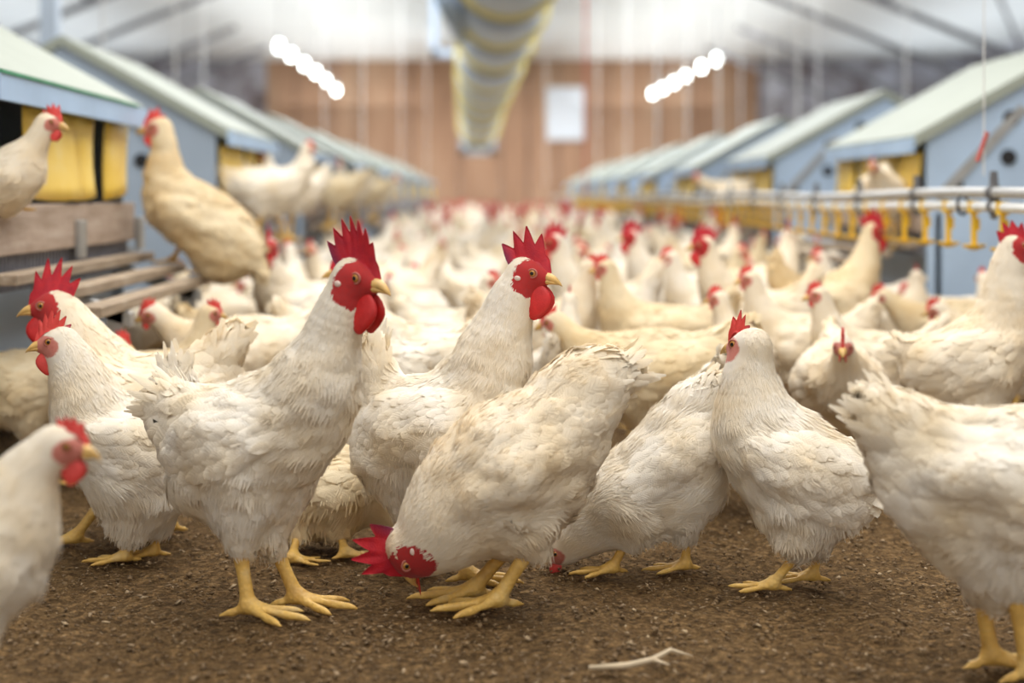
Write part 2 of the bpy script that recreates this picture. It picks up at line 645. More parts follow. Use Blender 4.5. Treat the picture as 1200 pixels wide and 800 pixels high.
def surface_net(sdf, v, lo=None, hi=None):
    if lo is None:
        lo, hi = sdf.bounds()
    n = np.ceil((hi - lo) / v).astype(int) + 1
    ax = [lo[i] + v * np.arange(n[i]) for i in range(3)]
    G = np.stack(np.meshgrid(*ax, indexing='ij'), -1).reshape(-1, 3)
    Fv = np.empty(len(G))
    # coarse rejection: evaluate coarse grid points, then only near-surface cells
    for c in range(0, len(G), 200000):
        Fv[c:c + 200000] = sdf(G[c:c + 200000])
    Fv = Fv.reshape(n)
    S = Fv < 0
    cn = n - 1
    acc = np.zeros((*cn, 3))
    cnt = np.zeros(cn)
    base = np.stack(np.meshgrid(*[np.arange(k) for k in cn], indexing='ij'), -1).astype(float)
    corners = [(0, 0, 0), (1, 0, 0), (0, 1, 0), (1, 1, 0), (0, 0, 1), (1, 0, 1), (0, 1, 1), (1, 1, 1)]
    edges = [(a, b) for a in range(8) for b in range(a + 1, 8) if bin(a ^ b).count('1') == 1]

    def sl(c):
        return tuple(slice(c[i], c[i] + cn[i]) for i in range(3))
    for a, b in edges:
        ca, cb = corners[a], corners[b]
        fa, fb = Fv[sl(ca)], Fv[sl(cb)]
        m = (fa < 0) != (fb < 0)
        t = np.where(m, fa / np.where(m, fa - fb, 1), 0)
        p = np.array(ca) + t[..., None] * (np.array(cb) - np.array(ca))
        acc += p * m[..., None]
        cnt += m
    act = cnt > 0
    idx = np.full(cn, -1)
    idx[act] = np.arange(act.sum())
    V = (base[act] + acc[act] / cnt[act][:, None]) * v + lo
    faces = []
    for axis in range(3):
        a1, a2 = (axis + 1) % 3, (axis + 2) % 3
        s0 = [slice(None)] * 3
        s1 = [slice(None)] * 3
        s0[axis] = slice(0, -1)
        s1[axis] = slice(1, None)
        A, B = S[tuple(s0)], S[tuple(s1)]
        cr = A != B
        I = np.argwhere(cr)
        if len(I) == 0:
            continue
        ok = (I[:, a1] > 0) & (I[:, a2] > 0) & (I[:, a1] < cn[a1]) & (I[:, a2] < cn[a2])
        I = I[ok]
        e1 = np.zeros(3, int)
        e1[a1] = 1
        e2 = np.zeros(3, int)
        e2[a2] = 1
        q = [I - e1 - e2, I - e2, I, I - e1]
        qi = np.stack([idx[t[:, 0], t[:, 1], t[:, 2]] for t in q], 1)
        inside = A[I[:, 0], I[:, 1], I[:, 2]]
        qi[~inside] = qi[~inside][:, ::-1]
        faces.append(qi)
    return V, np.concatenate(faces)


# ------------------------------------------------------------------ numpy mesh writer
def np_mesh(name, V, Q, mats, normals=None, attrs=None, tris=False, mat_idx=None):
    me = bpy.data.meshes.new(name)
    k = Q.shape[1]
    me.vertices.add(len(V))
    me.vertices.foreach_set('co', np.ascontiguousarray(V, np.float32).ravel())
    me.loops.add(Q.size)
    me.loops.foreach_set('vertex_index', np.ascontiguousarray(Q, np.int32).ravel())
    me.polygons.add(len(Q))
    me.polygons.foreach_set('loop_start', np.arange(0, Q.size, k, dtype=np.int32))
    me.polygons.foreach_set('use_smooth', np.ones(len(Q), bool))
    if mat_idx is not None:
        me.polygons.foreach_set('material_index', np.asarray(mat_idx, np.int32))
    for mt in mats:
        me.materials.append(mt)
    me.update(calc_edges=True)
    if attrs:
        for an, (tp, arr) in attrs.items():
            at = me.attributes.new(an, tp, 'POINT')
            if tp == 'FLOAT':
                at.data.foreach_set('value', np.ascontiguousarray(arr, np.float32))
            else:
                at.data.foreach_set('vector', np.ascontiguousarray(arr, np.float32).ravel())
    if normals is not None:
        me.normals_split_custom_set_from_vertices(normals.astype(np.float32))
    return me


def np_obj(name, me, parent):
    o = bpy.data.objects.new(name, me)
    COL.objects.link(o)
    o.parent = parent
    return o


def merge(parts):
    """parts: list of dicts V,Q,N,fuv,tint,hd"""
    out = {}
    off = 0
    Qs = []
    for p in parts:
        Qs.append(p['Q'] + off)
        off += len(p['V'])
    for key in ('V', 'N', 'fuv', 'tint', 'hd'):
        out[key] = np.concatenate([p[key] for p in parts])
    out['Q'] = np.concatenate(Qs)
    return out


def write_plumage(name, g, mat, parent):
    me = np_mesh(name, g['V'], g['Q'], [mat], normals=g['N'],
                 attrs={'fuv': ('FLOAT_VECTOR', g['fuv']), 'tint': ('FLOAT', g['tint']), 'hd': ('FLOAT_VECTOR', g['hd'])})
    return np_obj(name, me, parent)


PROF = {3: np.array([0.45, 1.0, 0.35]), 4: np.array([0.4, 0.95, 1.0, 0.35]), 5: np.array([0.35, 0.85, 1.0, 0.85, 0.30])}


def feather_cards(C, T, Nn, Wd, nl, rng, blend=0.7, gradient=None):
    """C (n,nl,3) centre lines; T side vectors (n,nl,3); Nn normals (n,nl,3); Wd (n,)"""
    n = len(C)
    prof = PROF[nl]
    w_ = Wd[:, None] * 0.5 * prof[None, :]
    jl = rng.uniform(0.8, 1.2, (n, nl))
    jr = rng.uniform(0.8, 1.2, (n, nl))
    Lf = C + T * (w_ * jl)[..., None] - Nn * (w_ * 0.22)[..., None]
    Rt = C - T * (w_ * jr)[..., None] - Nn * (w_ * 0.22)[..., None]
    V = np.stack([Lf, C, Rt], 2)  # n,nl,3,3
    # shading normals, between card and body
    dC = np.gradient(C, axis=1)
    cn_ = np.cross(dC, T)
    cn_ /= np.maximum(np.linalg.norm(cn_, axis=2, keepdims=True), 1e-9)
    sg = np.sign((cn_ * Nn).sum(2, keepdims=True))
    cn_ = cn_ * np.where(sg == 0, 1, sg)
    base = Nn * blend + cn_ * (1 - blend)
    NN = np.stack([base + T * 0.28, base, base - T * 0.28], 2)
    NN /= np.maximum(np.linalg.norm(NN, axis=3, keepdims=True), 1e-9)
    ll = np.linspace(0, 1, nl)
    fuv = np.zeros((n, nl, 3, 3))
    fuv[:, :, 0, 0] = 1
    fuv[:, :, 2, 0] = -1
    fuv[..., 1] = ll[None, :, None]
    tint = np.repeat(rng.uniform(0, 1, n) ** 1.8, nl * 3).reshape(n, nl, 3)
    tint = tint * (1 - 0.4 * ll[None, :, None])
    base_q = []
    for j in range(nl - 1):
        for s in range(2):
            base_q.append((j * 3 + s, j * 3 + s + 1, (j + 1) * 3 + s + 1, (j + 1) * 3 + s))
    base_q = np.array(base_q)
    Q = (base_q[None] + (np.arange(n) * nl * 3)[:, None, None]).reshape(-1, 4)
    # orient quads so the geometric normal agrees with the shading normal
    Vf = V.reshape(-1, 3)
    a, b, c = Vf[Q[:, 0]], Vf[Q[:, 1]], Vf[Q[:, 3]]
    gn = np.cross(b - a, c - a)
    flip = (gn * NN.reshape(-1, 3)[Q[:, 0]]).sum(1) < 0
    Q[flip] = Q[flip][:, ::-1]
    return dict(V=Vf, Q=Q, N=NN.reshape(-1, 3), fuv=fuv.reshape(-1, 3), tint=tint.reshape(-1), hd=np.full((len(Vf), 3), 9.0))


def sample_surface(V, Q, n, rng):
    a, b, c, d = (V[Q[:, i]] for i in range(4))
    ar = np.linalg.norm(np.cross(c - a, d - b), axis=1) * 0.5
    f = rng.choice(len(Q), n, p=ar / ar.sum())
    u, v = rng.random((n, 1)), rng.random((n, 1))
    return (a[f] * (1 - u) + b[f] * u) * (1 - v) + (d[f] * (1 - u) + c[f] * u) * v


def thin(P, spacing, rng):
    key = np.floor(P / spacing[:, None]).astype(np.int64)
    lvl = np.round(spacing * 1e4).astype(np.int64)
    h = key[:, 0] * 73856093 ^ key[:, 1] * 19349663 ^ key[:, 2] * 83492791 ^ lvl * 2654435761
    _, i = np.unique(h, return_index=True)
    return i


# ------------------------------------------------------------------ head pieces
def frame_from(dirv):
    f = np.array(dirv[:3], float)
    f /= np.linalg.norm(f)
    return f


def comb_geo(o, f, u, l, r, height, spikes, rng, lean=0.5, length=1.0, flop=0.0, thick=0.30, blade=0.46):
    nu, nv = 64, 8
    V = []
    ph = rng.uniform(0, 6)
    amps = rng.uniform(0.75, 1.15, spikes + 1)
    for side in (1, -1):
        for i in range(nu):
            t = i / (nu - 1)
            # base line from above the beak, over the crown, to a free hanging back lobe
            bx = (1.30 - 2.4 * t * length) * r
            bz = (0.18 + 0.88 * math.sin(math.pi * min(1, t * 1.05) * 0.9) ** 0.8 - 0.25 * max(0, t - 0.75)) * r * 0.95
            env = (math.sin(math.pi * min(1, 0.02 + 0.85 * t)) ** 0.6)
            s = t * spikes
            k = int(min(s, spikes - 1))
            tri = 1 - abs((s - k) * 2 - 1)
            tri = tri ** 1.15 * (0.35 if k == 0 else 1.0)
            h = height * env * min(1.0, 0.45 + 2.2 * t) * (blade + (1.06 - blade) * tri * amps[k])
            ang = (-0.5 + 1.25 * t) * lean + 0.12
            for j in range(nv):
                v = j / (nv - 1)
                hh = h * v
                px = bx - math.sin(ang) * hh
                pz = bz + math.cos(ang) * hh - 0.25 * r * (1 - v)
                th = thick * r * (1 - v) ** 0.6 * (0.25 + 0.75 * math.sin(math.pi * (0.06 + 0.88 * t)) ** 0.5) + 0.0009
                wob = 0.10 * r * math.sin(ph + 9 * t) * v + flop * hh * v
                V.append(o + f * px + u * pz + l * (side * th * 0.5 + wob))
    V = np.array(V)
    Q = []
    for s in range(2):
        for i in range(nu - 1):
            for j in range(nv - 1):
                a = s * nu * nv + i * nv + j
                q = (a, a + nv, a + nv + 1, a + 1)
                Q.append(q if s else q[::-1])
    o2 = nu * nv
    for i in range(nu - 1):
        Q.append((i * nv + nv - 1, (i + 1) * nv + nv - 1, o2 + (i + 1) * nv + nv - 1, o2 + i * nv + nv - 1))
        Q.append((i * nv, o2 + i * nv, o2 + (i + 1) * nv, (i + 1) * nv))
    for j in range(nv - 1):
        Q.append((j, j + 1, o2 + j + 1, o2 + j))
        a = (nu - 1) * nv + j
        Q.append((a, o2 + a, o2 + a + 1, a + 1))
    return V, np.array(Q)


def blob_geo(fn, nu=16, nv=12):
    """closed surface from fn(theta 0..2pi, phi 0..pi) using quads"""
    V = []
    for j in range(nv + 1):
        p = math.pi * (j + 0.02) / (nv + 0.04)
        for i in range(nu):
            V.append(fn(2 * math.pi * i / nu, p))
    Q = []
    for j in range(nv):
        for i in range(nu):
            i2 = (i + 1) % nu
            Q.append((j * nu + i, j * nu + i2, (j + 1) * nu + i2, (j + 1) * nu + i))
    return np.array(V), np.array(Q)


def cat_geo(lst):
    V, Q, off = [], [], 0
    for v, q in lst:
        V.append(v)
        Q.append(q + off)
        off += len(v)
    return np.concatenate(V), np.concatenate(Q)


def bird(name, loc, yaw, tail, torso, neck, head, hdir, legs, sex='hen', belly=None, lod=0, seed=1, comb=None,
         tint=(1, 1, 1), leg_r=None, ruffle=1.0, wing=True, wattle=None, tailfan=1.0, sy=0.86, wing_drop=0.0, hup=None):
    """All coordinates local: x forward, y left, z up, rows (x, y, z, r).
    head (x,y,z,r); hdir = beak direction; legs = [(hock xyz, foot xyz, toe heading)]"""
    rng = np.random.default_rng(seed)
    root = empty(name, loc, yaw)
    hx = np.array(head[:3], float)
    hr = head[3]
    f = frame_from(hdir)
    up0 = np.array(hup if hup is not None else (0, 0, 1.0), float)
    if abs(f @ up0) > 0.93:
        up0 = np.array((1.0, 0, 0.2))
    l = np.cross(up0, f)
    l /= np.linalg.norm(l)
    u = np.cross(f, l)
    R = np.stack([f, l, u])  # world->head
    S = SDF()
    fs_t = 0.038 if lod == 0 else 0.050
    torso = np.array(torso, float)
    neck = np.array(neck, float)
    tl = np.array(tail, float)
    body = np.concatenate([tl[::-1], torso])
    fs = [0.055] * len(tl) + [fs_t] * len(torso)
    torso[:, 3] *= 0.955
    S.chain(torso, sy, -1, fs_t, 3)
    S.chain(np.concatenate([torso[:1] * [1, 1, 1, 0.8], tl]), 0.75, 1, 0.055, 3, 0.03)
    # neck: from front of torso to the back of the head
    nk = np.concatenate([torso[-1:] * [1, 1, 1, 0.82], neck, [[*(hx - f * hr * 0.25), hr * 0.95]]])
    S.chain(nk, 0.90, -1, [fs_t, 0.028, 0.020, 0.014, 0.010], 4, 0.03)
    # head with a slight taper to the beak
    S.chain([[*(hx - f * hr * 0.35), hr * 0.92], [*(hx + f * hr * 0.45 - u * hr * 0.05), hr * 0.72], [*(hx + f * hr * 1.05 - u * hr * 0.12), hr * 0.42]], 0.95 if abs(l[1]) < 0.5 else 0.82, -1, 0.010, 2, 0.012)
    if belly is not None:
        for b_ in belly:
            S.chain(np.array([b_[0], b_[1]], float), sy, 1, 0.045, 1, 0.05)
    hs = []
    for hk, ft, hd_ in legs:
        hk, ft = np.array(hk, float), np.array(ft, float)
        j = np.argmin(np.abs(torso[:, 0] - hk[0]))
        top = np.array([torso[j, 0] * 0.5 + hk[0] * 0.5, hk[1] * 1.1, torso[j, 2] - torso[j, 3] * 0.2])
        r0 = torso[j, 3] * 0.62
        mid = top * 0.42 + hk * 0.58
        lr = leg_r if leg_r else 0.010
        S.chain([[*top, r0], [*mid, r0 * 0.62], [*(hk - (hk - top) * 0.02), lr * 1.75]], 1, 1, 0.036 if lod == 0 else 0.045, 3, 0.05)
    # folded wings as shallow swellings on each flank
    sh = np.array([torso[-1, 0] * 0.75 + torso[-2, 0] * 0.25, 0, torso[-1, 2] * 0.5 + torso[-2, 2] * 0.5 + 0.012])
    wt = np.array([torso[0, 0] - torso[0, 3] * 0.55, 0, torso[0, 2] + torso[0, 3] * 0.20 - wing_drop])
    rm = torso[:, 3].max()
    if wing:
        for sgn in (1, -1):
            m_ = sh * 0.5 + wt * 0.5
            S.chain([[sh[0], sgn * rm * sy * 0.66, sh[2] - .01, rm * 0.36], [m_[0], sgn * rm * sy * 0.74, m_[2] - 0.006, rm * 0.36], [wt[0] + 0.01, sgn * rm * sy * 0.42, wt[2], rm * 0.16]], 1, 1, fs_t, 3, 0.02)
    vn = VNoise(seed * 13 + 5)

    def nz(P):
        d = np.linalg.norm(P - hx, axis=1)
        a = np.clip((d - hr * 2.2) / 0.10, 0, 1)
        return a * ruffle * (0.0050 * vn(P / np.array([0.050, 0.03, 0.026])) + 0.006 * vn(P / 0.07 + 7) + 0.0018 * vn(P / 0.016 + 3))
    S.noise = nz
    vox = {0: 0.0072, 1: 0.010, 2: 0.0135}[lod]
    V, Q = surface_net(S, vox)
    Nn = S.grad(V)
    hd = (V - hx) @ R.T / hr
    parts = [dict(V=V, Q=Q, N=Nn, fuv=np.zeros_like(V), tint=np.full(len(V), 0.25), hd=hd)]
    # ---- feathers
    nsamp = {0: 26000, 1: 7000, 2: 2200}[lod]
    nl = {0: 5, 1: 4, 2: 3}[lod]
    P = sample_surface(V, Q, nsamp, rng)
    _, fl, fz = S(P, info=True)
    hl = (P - hx) @ R.T / hr
    el = ((hl[:, 0] - 0.5) / 1.1) ** 2 + ((hl[:, 2] + 0.12) / 1.05) ** 2
    nearhead = np.abs(hl[:, 1]) < 1.6
    ok = ~((el < 1.0) & nearhead) & (hl[:, 0] < 1.2)
    if lod == 2:
        ok &= np.linalg.norm(hl, axis=1) > 1.5
    P, fl, fz = P[ok], fl[ok], fz[ok]
    q = np.round(fz / 0.004) * 0.004
    sel = thin(P, np.maximum(q, 0.008) * ({0: 0.30, 1: 0.42, 2: 0.6}[lod]), rng)
    P, fl, fz = P[sel], fl[sel], fz[sel]
    n_ = S.grad(P)
    fl = fl + rng.normal(0, 0.13, fl.shape) * np.linalg.norm(fl, axis=1, keepdims=True) + np.array([0, 0, -0.08]) * np.linalg.norm(fl, axis=1, keepdims=True)
    t = fl - n_ * (fl * n_).sum(1, keepdims=True)
    t /= np.maximum(np.linalg.norm(t, axis=1, keepdims=True), 1e-9)
    is_w = np.zeros(len(P), bool)
    if wing:
        dv = wt - sh
        Lw = np.linalg.norm(dv)
        dw = dv / Lw
        pw = np.array([-dw[2], 0, dw[0]])
        if pw[2] < 0:
            pw = -pw
        rel = P - sh
        uu = rel @ dw / Lw
        vv = rel @ pw / (rm * 0.62)
        lim = np.sin(np.pi * np.clip(0.12 + 0.72 * uu, 0, 1)) ** 0.6
        is_w = (uu > -0.08) & (uu < 1.02) & (np.abs(vv + 0.12) < lim) & (np.abs(P[:, 1]) > rm * 0.38)
        t[is_w] = t[is_w] * 0.25 + dw
        t[is_w] -= n_[is_w] * (t[is_w] * n_[is_w]).sum(1, keepdims=True)
        t[is_w] /= np.linalg.norm(t[is_w], axis=1, keepdims=True)
        fz[is_w] = 0.034 + 0.044 * np.clip(uu[is_w], 0, 1)

    def lay(mask, lift, off, wr, blend):
        p, tt, nn, fzz = P[mask], t[mask], n_[mask], fz[mask]
        if len(p) == 0:
            return None
        Lh = fzz * rng.uniform(0.8, 1.2, len(p))
        ll = np.linspace(0, 1, nl)
        C = np.zeros((len(p), nl, 3))
        NN = np.zeros_like(C)
        cur = p.copy()
        lf = lift * rng.uniform(0.3, 1.7, len(p))
        dirc = tt.copy()
        for j in range(nl):
            if j:
                cur = cur + dirc * (Lh / (nl - 1))[:, None]
            g = S.grad(cur)
            dist = S(cur)
            want = off + lf * Lh * ll[j] ** 1.3
            # stay close to the surface, except where the card runs off an edge
            mv = np.clip(want - dist, -0.008, 0.012)
            cur = cur + g * mv[:, None]
            dirc = dirc - g * (dirc * g).sum(1, keepdims=True)
            dirc /= np.maximum(np.linalg.norm(dirc, axis=1, keepdims=True), 1e-9)
            C[:, j] = cur
            NN[:, j] = g
        Tv = np.cross(NN, dirc[:, None, :])
        Tv /= np.maximum(np.linalg.norm(Tv, axis=2, keepdims=True), 1e-9)
        return feather_cards(C, Tv, NN, Lh * wr * rng.uniform(0.8, 1.2, len(p)), nl, rng, blend)
    g = lay(~is_w, 0.055 * ruffle, -0.001, 0.66, 0.78)
    parts.append(g)
    if lod < 2:
        # soft down: fine barbs lying over the contour feathers
        nf = {0: 15000, 1: 3500}[lod]
        pp = sample_surface(V, Q, nf, rng)
        _, f2, z2 = S(pp, info=True)
        h2 = (pp - hx) @ R.T / hr
        e2 = ((h2[:, 0] - 0.5) / 1.1) ** 2 + ((h2[:, 2] + 0.12) / 1.05) ** 2
        ok = ~((e2 < 1.0) & (np.abs(h2[:, 1]) < 1.6)) & (h2[:, 0] < 1.2)
        pp, f2, z2 = pp[ok], f2[ok], z2[ok]
        nn = S.grad(pp)
        f2 = f2 / np.maximum(np.linalg.norm(f2, axis=1, keepdims=True), 1e-9)
        # locally coherent swirls
        sw = np.stack([vn(pp / 0.03 + 11), vn(pp / 0.03 + 17), vn(pp / 0.03 + 23)], 1)
        tt = f2 + 0.45 * sw * np.clip(z2 / 0.03, 0.2, 1)[:, None] + rng.normal(0, 0.12, f2.shape) + np.array([0, 0, -0.10])
        tt -= nn * (tt * nn).sum(1, keepdims=True)
        tt /= np.maximum(np.linalg.norm(tt, axis=1, keepdims=True), 1e-9)
        Lh = np.clip(z2 * 0.52, 0.006, 0.020) * rng.uniform(0.6, 1.3, len(pp))
        a_ = rng.uniform(0.03, 0.30, len(pp)) ** 1.3
        ll = np.linspace(0, 1, 3)
        C = pp[:, None, :] + nn[:, None, :] * (0.0005 + Lh[:, None] * (a_[:, None] * ll[None] + 0.03 - 0.10 * ll[None] ** 2))[..., None] + tt[:, None, :] * (Lh[:, None] * ll[None])[..., None]
        NN = np.repeat(nn[:, None, :], 3, 1)
        Tv = np.cross(NN, tt[:, None, :])
        Tv /= np.maximum(np.linalg.norm(Tv, axis=2, keepdims=True), 1e-9)
        parts.append(feather_cards(C, Tv, NN, np.full(len(pp), 0.0019 if lod == 0 else 0.0028), 3, rng, 0.85))
    b = write_plumage('body', merge(parts), M[sex], root)
    b.color = (*tint, 1)
    if wing and lod < 2:
        for sgn in (1, -1):
            mk = is_w & (P[:, 1] * sgn > 0)
            gw = lay(mk, 0.06, 0.0035, 0.50, 0.62)
            if gw is not None:
                wo = write_plumage('wing', gw, M[sex], root)
                wo.color = (*tint, 1)
    # ---- tail fan
    tb, te = tl[0], tl[-1]
    td = te[:3] - tb[:3]
    tlen = np.linalg.norm(td)
    td = td / max(tlen, 1e-6)
    nt_ = {0: 80, 1: 34, 2: 12}[lod]
    side = np.array([0, 1.0, 0])
    upv = np.cross(td, side)
    if upv[2] < 0 and td[2] < 0.9:
        upv = -upv
    C, Tv, NN, Wd = [], [], [], []
    for i in range(nt_):
        a = rng.uniform(-1, 1)
        bb = rng.uniform(-1, 1)
        start = tb[:3] + td * tlen * rng.uniform(0.2, 0.9) + side * a * te[3] * 0.8 + upv * bb * te[3] * 0.8
        d0 = td + side * a * 0.30 * tailfan + upv * bb * 0.34 * tailfan
        d0 /= np.linalg.norm(d0)
        Lh = (te[3] * 1.2 + 0.020) * rng.uniform(0.6, 1.25) * (1.0 if sex == 'hen' else 1.1)
        nn = np.sign(a if abs(a) > 0.15 else 1) * side * 0.8 + upv * bb * 0.7 + np.array([0, 0, 0.35])
        nn /= np.linalg.norm(nn)
        ll = np.linspace(0, 1, nl)
        c = start + d0 * (Lh * ll)[:, None] + (upv * -0.10 * Lh + side * a * 0.06 * Lh) * (ll ** 2)[:, None]
        tv = np.cross(nn, d0)
        tv /= np.linalg.norm(tv)
        C.append(c)
        Tv.append(np.repeat(tv[None], nl, 0))
        NN.append(np.repeat(nn[None], nl, 0))
        Wd.append({0: 0.013, 1: 0.018, 2: 0.028}[lod] * rng.uniform(0.7, 1.3))
    gt = feather_cards(np.array(C), np.array(Tv), np.array(NN), np.array(Wd), nl, rng, 0.8)
    to = write_plumage('tail', gt, M[sex], root)
    to.color = (*tint, 1)
    # ---- head parts
    big = sex == 'rooster'
    cb = comb or {}
    Vc, Qc = comb_geo(hx, f, u, l, hr, cb.get('h', 1.9 if big else 0.95) * hr, cb.get('n', 6), rng,
                      cb.get('lean', 0.9), cb.get('len', 1.0 if big else 0.72), cb.get('flop', 0.0), cb.get('thick', 0.30), cb.get('blade', 0.46))
    cu = np.tile(np.repeat(np.linspace(0, 1, 64), 8), 2)
    np_obj('comb', np_mesh('comb', Vc, Qc, [M['comb'] if big else M['comb_hen']], attrs={'cu': ('FLOAT', cu * (1.0 if lod == 0 else 0.6))}), root)
    wl = (wattle if wattle else (1.9 if big else 0.8)) * hr
    ws_ = []
    for sgn in (1, -1):
        top = hx + f * hr * 0.72 - u * hr * 0.42 + l * sgn * hr * 0.20

        def wf(th, ph, sgn=sgn, top=top):
            zz = math.cos(ph)
            rr = math.sin(ph)
            dn = (1 - zz) * 0.5 * wl
            wd = (0.36 + 0.20 * math.sin(math.pi * min(1, (1 - zz) * 0.5 + 0.1))) * wl * 0.78
            return top - np.array([0, 0, 1.0]) * dn * 0.85 - u * dn * 0.15 + f * (math.cos(th) * rr * wd - 0.12 * dn) + l * (math.sin(th) * rr * 0.11 * wl + sgn * dn * 0.10)
        ws_.append(blob_geo(wf, 16, 10))
    for v_, q_ in (ws_ if lod < 2 else [cat_geo(ws_)]):
        np_obj('wattle', np_mesh('wattle', v_, q_, [M['wattle'] if big else M['comb_hen']]), root)
    # beak: upper hooked mandible and lower mandible
    bl = hr * (0.92 if big else 0.80)

    def mand(upper):
        n, m_ = 12, 8
        V_, Q_ = [], []
        for i in range(m_):
            t_ = i / (m_ - 1)
            L_ = bl * (1.0 if upper else 0.80)
            c = hx + f * (hr * 1.12 + L_ * t_) + u * ((-0.04 if upper else -0.26) * hr - (0.42 if upper else 0.12) * hr * t_ ** 2.2)
            ry = hr * 0.33 * (1 - t_) ** 0.6 + 0.0006
            rz = hr * (0.30 if upper else 0.17) * (1 - t_) ** 0.7 + 0.0006
            for k in range(n):
                a = 2 * math.pi * k / n
                V_.append(c + l * math.cos(a) * ry + u * math.sin(a) * rz)
        for i in range(m_ - 1):
            for k in range(n):
                k2 = (k + 1) % n
                Q_.append((i * n + k, i * n + k2, (i + 1) * n + k2, (i + 1) * n + k))
        return np.array(V_), np.array(Q_)
    vb, qb = cat_geo([mand(True), mand(False)])
    np_obj('beak', np_mesh('beak', vb, qb, [M['beak']]), root)
    if lod < 2:
        for sgn in (1, -1):
            c = hx + f * hr * 0.42 + u * hr * 0.16
            # put the eye on the head surface
            p = c.copy()
            for _ in range(40):
                if S(p[None])[0] > 0:
                    break
                p = p + l * sgn * hr * 0.04
            er = hr * 0.235
            nrm = l * sgn
            c = p - nrm * er * 0.55
            t1, t2 = f, u
            ve, qe = blob_geo(lambda th, ph: c + nrm * math.cos(ph) * er * 0.9 + (t1 * math.cos(th) + t2 * math.sin(th)) * math.sin(ph) * er, 20, 16)
            rel = (ve - c)
            rad = np.linalg.norm(rel - (rel @ nrm)[:, None] * nrm, axis=1) / er
            rad[(rel @ nrm) < 0] = 1
            # eyelid ring
            rv, rq = [], []
            for i in range(20):
                a = 2 * math.pi * i / 20
                for j in range(6):
                    b2 = 2 * math.pi * j / 6
                    d_ = t1 * math.cos(a) * 1.12 + t2 * math.sin(a)
                    rv.append(c + nrm * (er * 0.42 + math.sin(b2) * er * 0.22) + d_ * (er * 1.02 + math.cos(b2) * er * 0.22))
                    rq.append((i * 6 + j, i * 6 + (j + 1) % 6, ((i + 1) % 20) * 6 + (j + 1) % 6, ((i + 1) % 20) * 6 + j))
            v2, q2 = cat_geo([(ve, qe), (np.array(rv), np.array(rq))])
            mi = [0] * len(qe) + [1] * len(rq)
            me = np_mesh('eye', v2, q2, [M['eye'], M['eye_rim']], attrs={'er': ('FLOAT', np.concatenate([rad, np.ones(len(rv))]))}, mat_idx=mi)
            np_obj('eye', me, root)
            if big and lod == 0:
                ce = p - nrm * hr * 0.04 - f * hr * 0.78 - u * hr * 0.34
                for _ in range(30):
                    if S(ce[None])[0] > -0.001:
                        break
                    ce = ce + nrm * 0.001
                vl, ql = blob_geo(lambda th, ph: ce + nrm * math.cos(ph) * 0.0022 + (t1 * math.cos(th) * 0.20 * hr + t2 * math.sin(th) * 0.15 * hr) * math.sin(ph), 14, 10)
                np_obj('earlobe', np_mesh('earlobe', vl, ql, [M['earlobe']]), root)
    # ---- legs
    lr = leg_r if leg_r else (0.0105 if big else 0.0085)
    for hk, ft, hdg in legs:
        hk, ft = np.array(hk, float), np.array(ft, float)
        LS = SDF()
        k_ = lr / 0.0095
        an = ft + np.array([0, 0, 0.016 * k_])
        ax_ = hk - an
        LS.chain([[*(hk + ax_ * 0.10), lr * 1.15], [*hk, lr * 1.18], [*(an + ax_ * 0.55), lr * 0.86], [*(an + ax_ * 0.15), lr * 0.95], [*an, lr * 1.12]], 1, 1, 0.01, 3, 0.006)
        for da, ln in ((0.0, 0.072), (0.52, 0.058), (-0.52, 0.058), (math.pi + 0.35, 0.026)):
            a = hdg + da
            ln *= k_
            dx = np.array([math.cos(a), math.sin(a), 0])
            g0 = ft[2]
            p0 = an
            p1 = ft + dx * ln * 0.35 + np.array([0, 0, 0.011 * k_])
            p2 = ft + dx * ln * 0.70 + np.array([0, 0, 0.0075 * k_])
            p3 = ft + dx * ln * 1.0 + np.array([0, 0, 0.0062 * k_])
            p4 = ft + dx * (ln * 1.0 + 0.011 * k_) + np.array([0, 0, 0.003])
            LS.chain([[*p0, 0.0085 * k_], [*p1, 0.0058 * k_], [*(p1 * .5 + p2 * .5), 0.0044 * k_], [*p2, 0.0053 * k_], [*p3, 0.0038 * k_], [*p4, 0.0012 * k_]], 1, 1, 0.01, 2 if lod == 0 else 1, 0.006)
        if lod == 2:
            LS.chains = [(c_[0] * [1, 1, 1, 1.25], *c_[1:]) for c_ in LS.chains]
        vv, qq = surface_net(LS, {0: 0.0034, 1: 0.0050, 2: 0.008}[lod])
        np_obj('leg', np_mesh('leg', vv, qq, [M['leg']], normals=None), root)
    return root


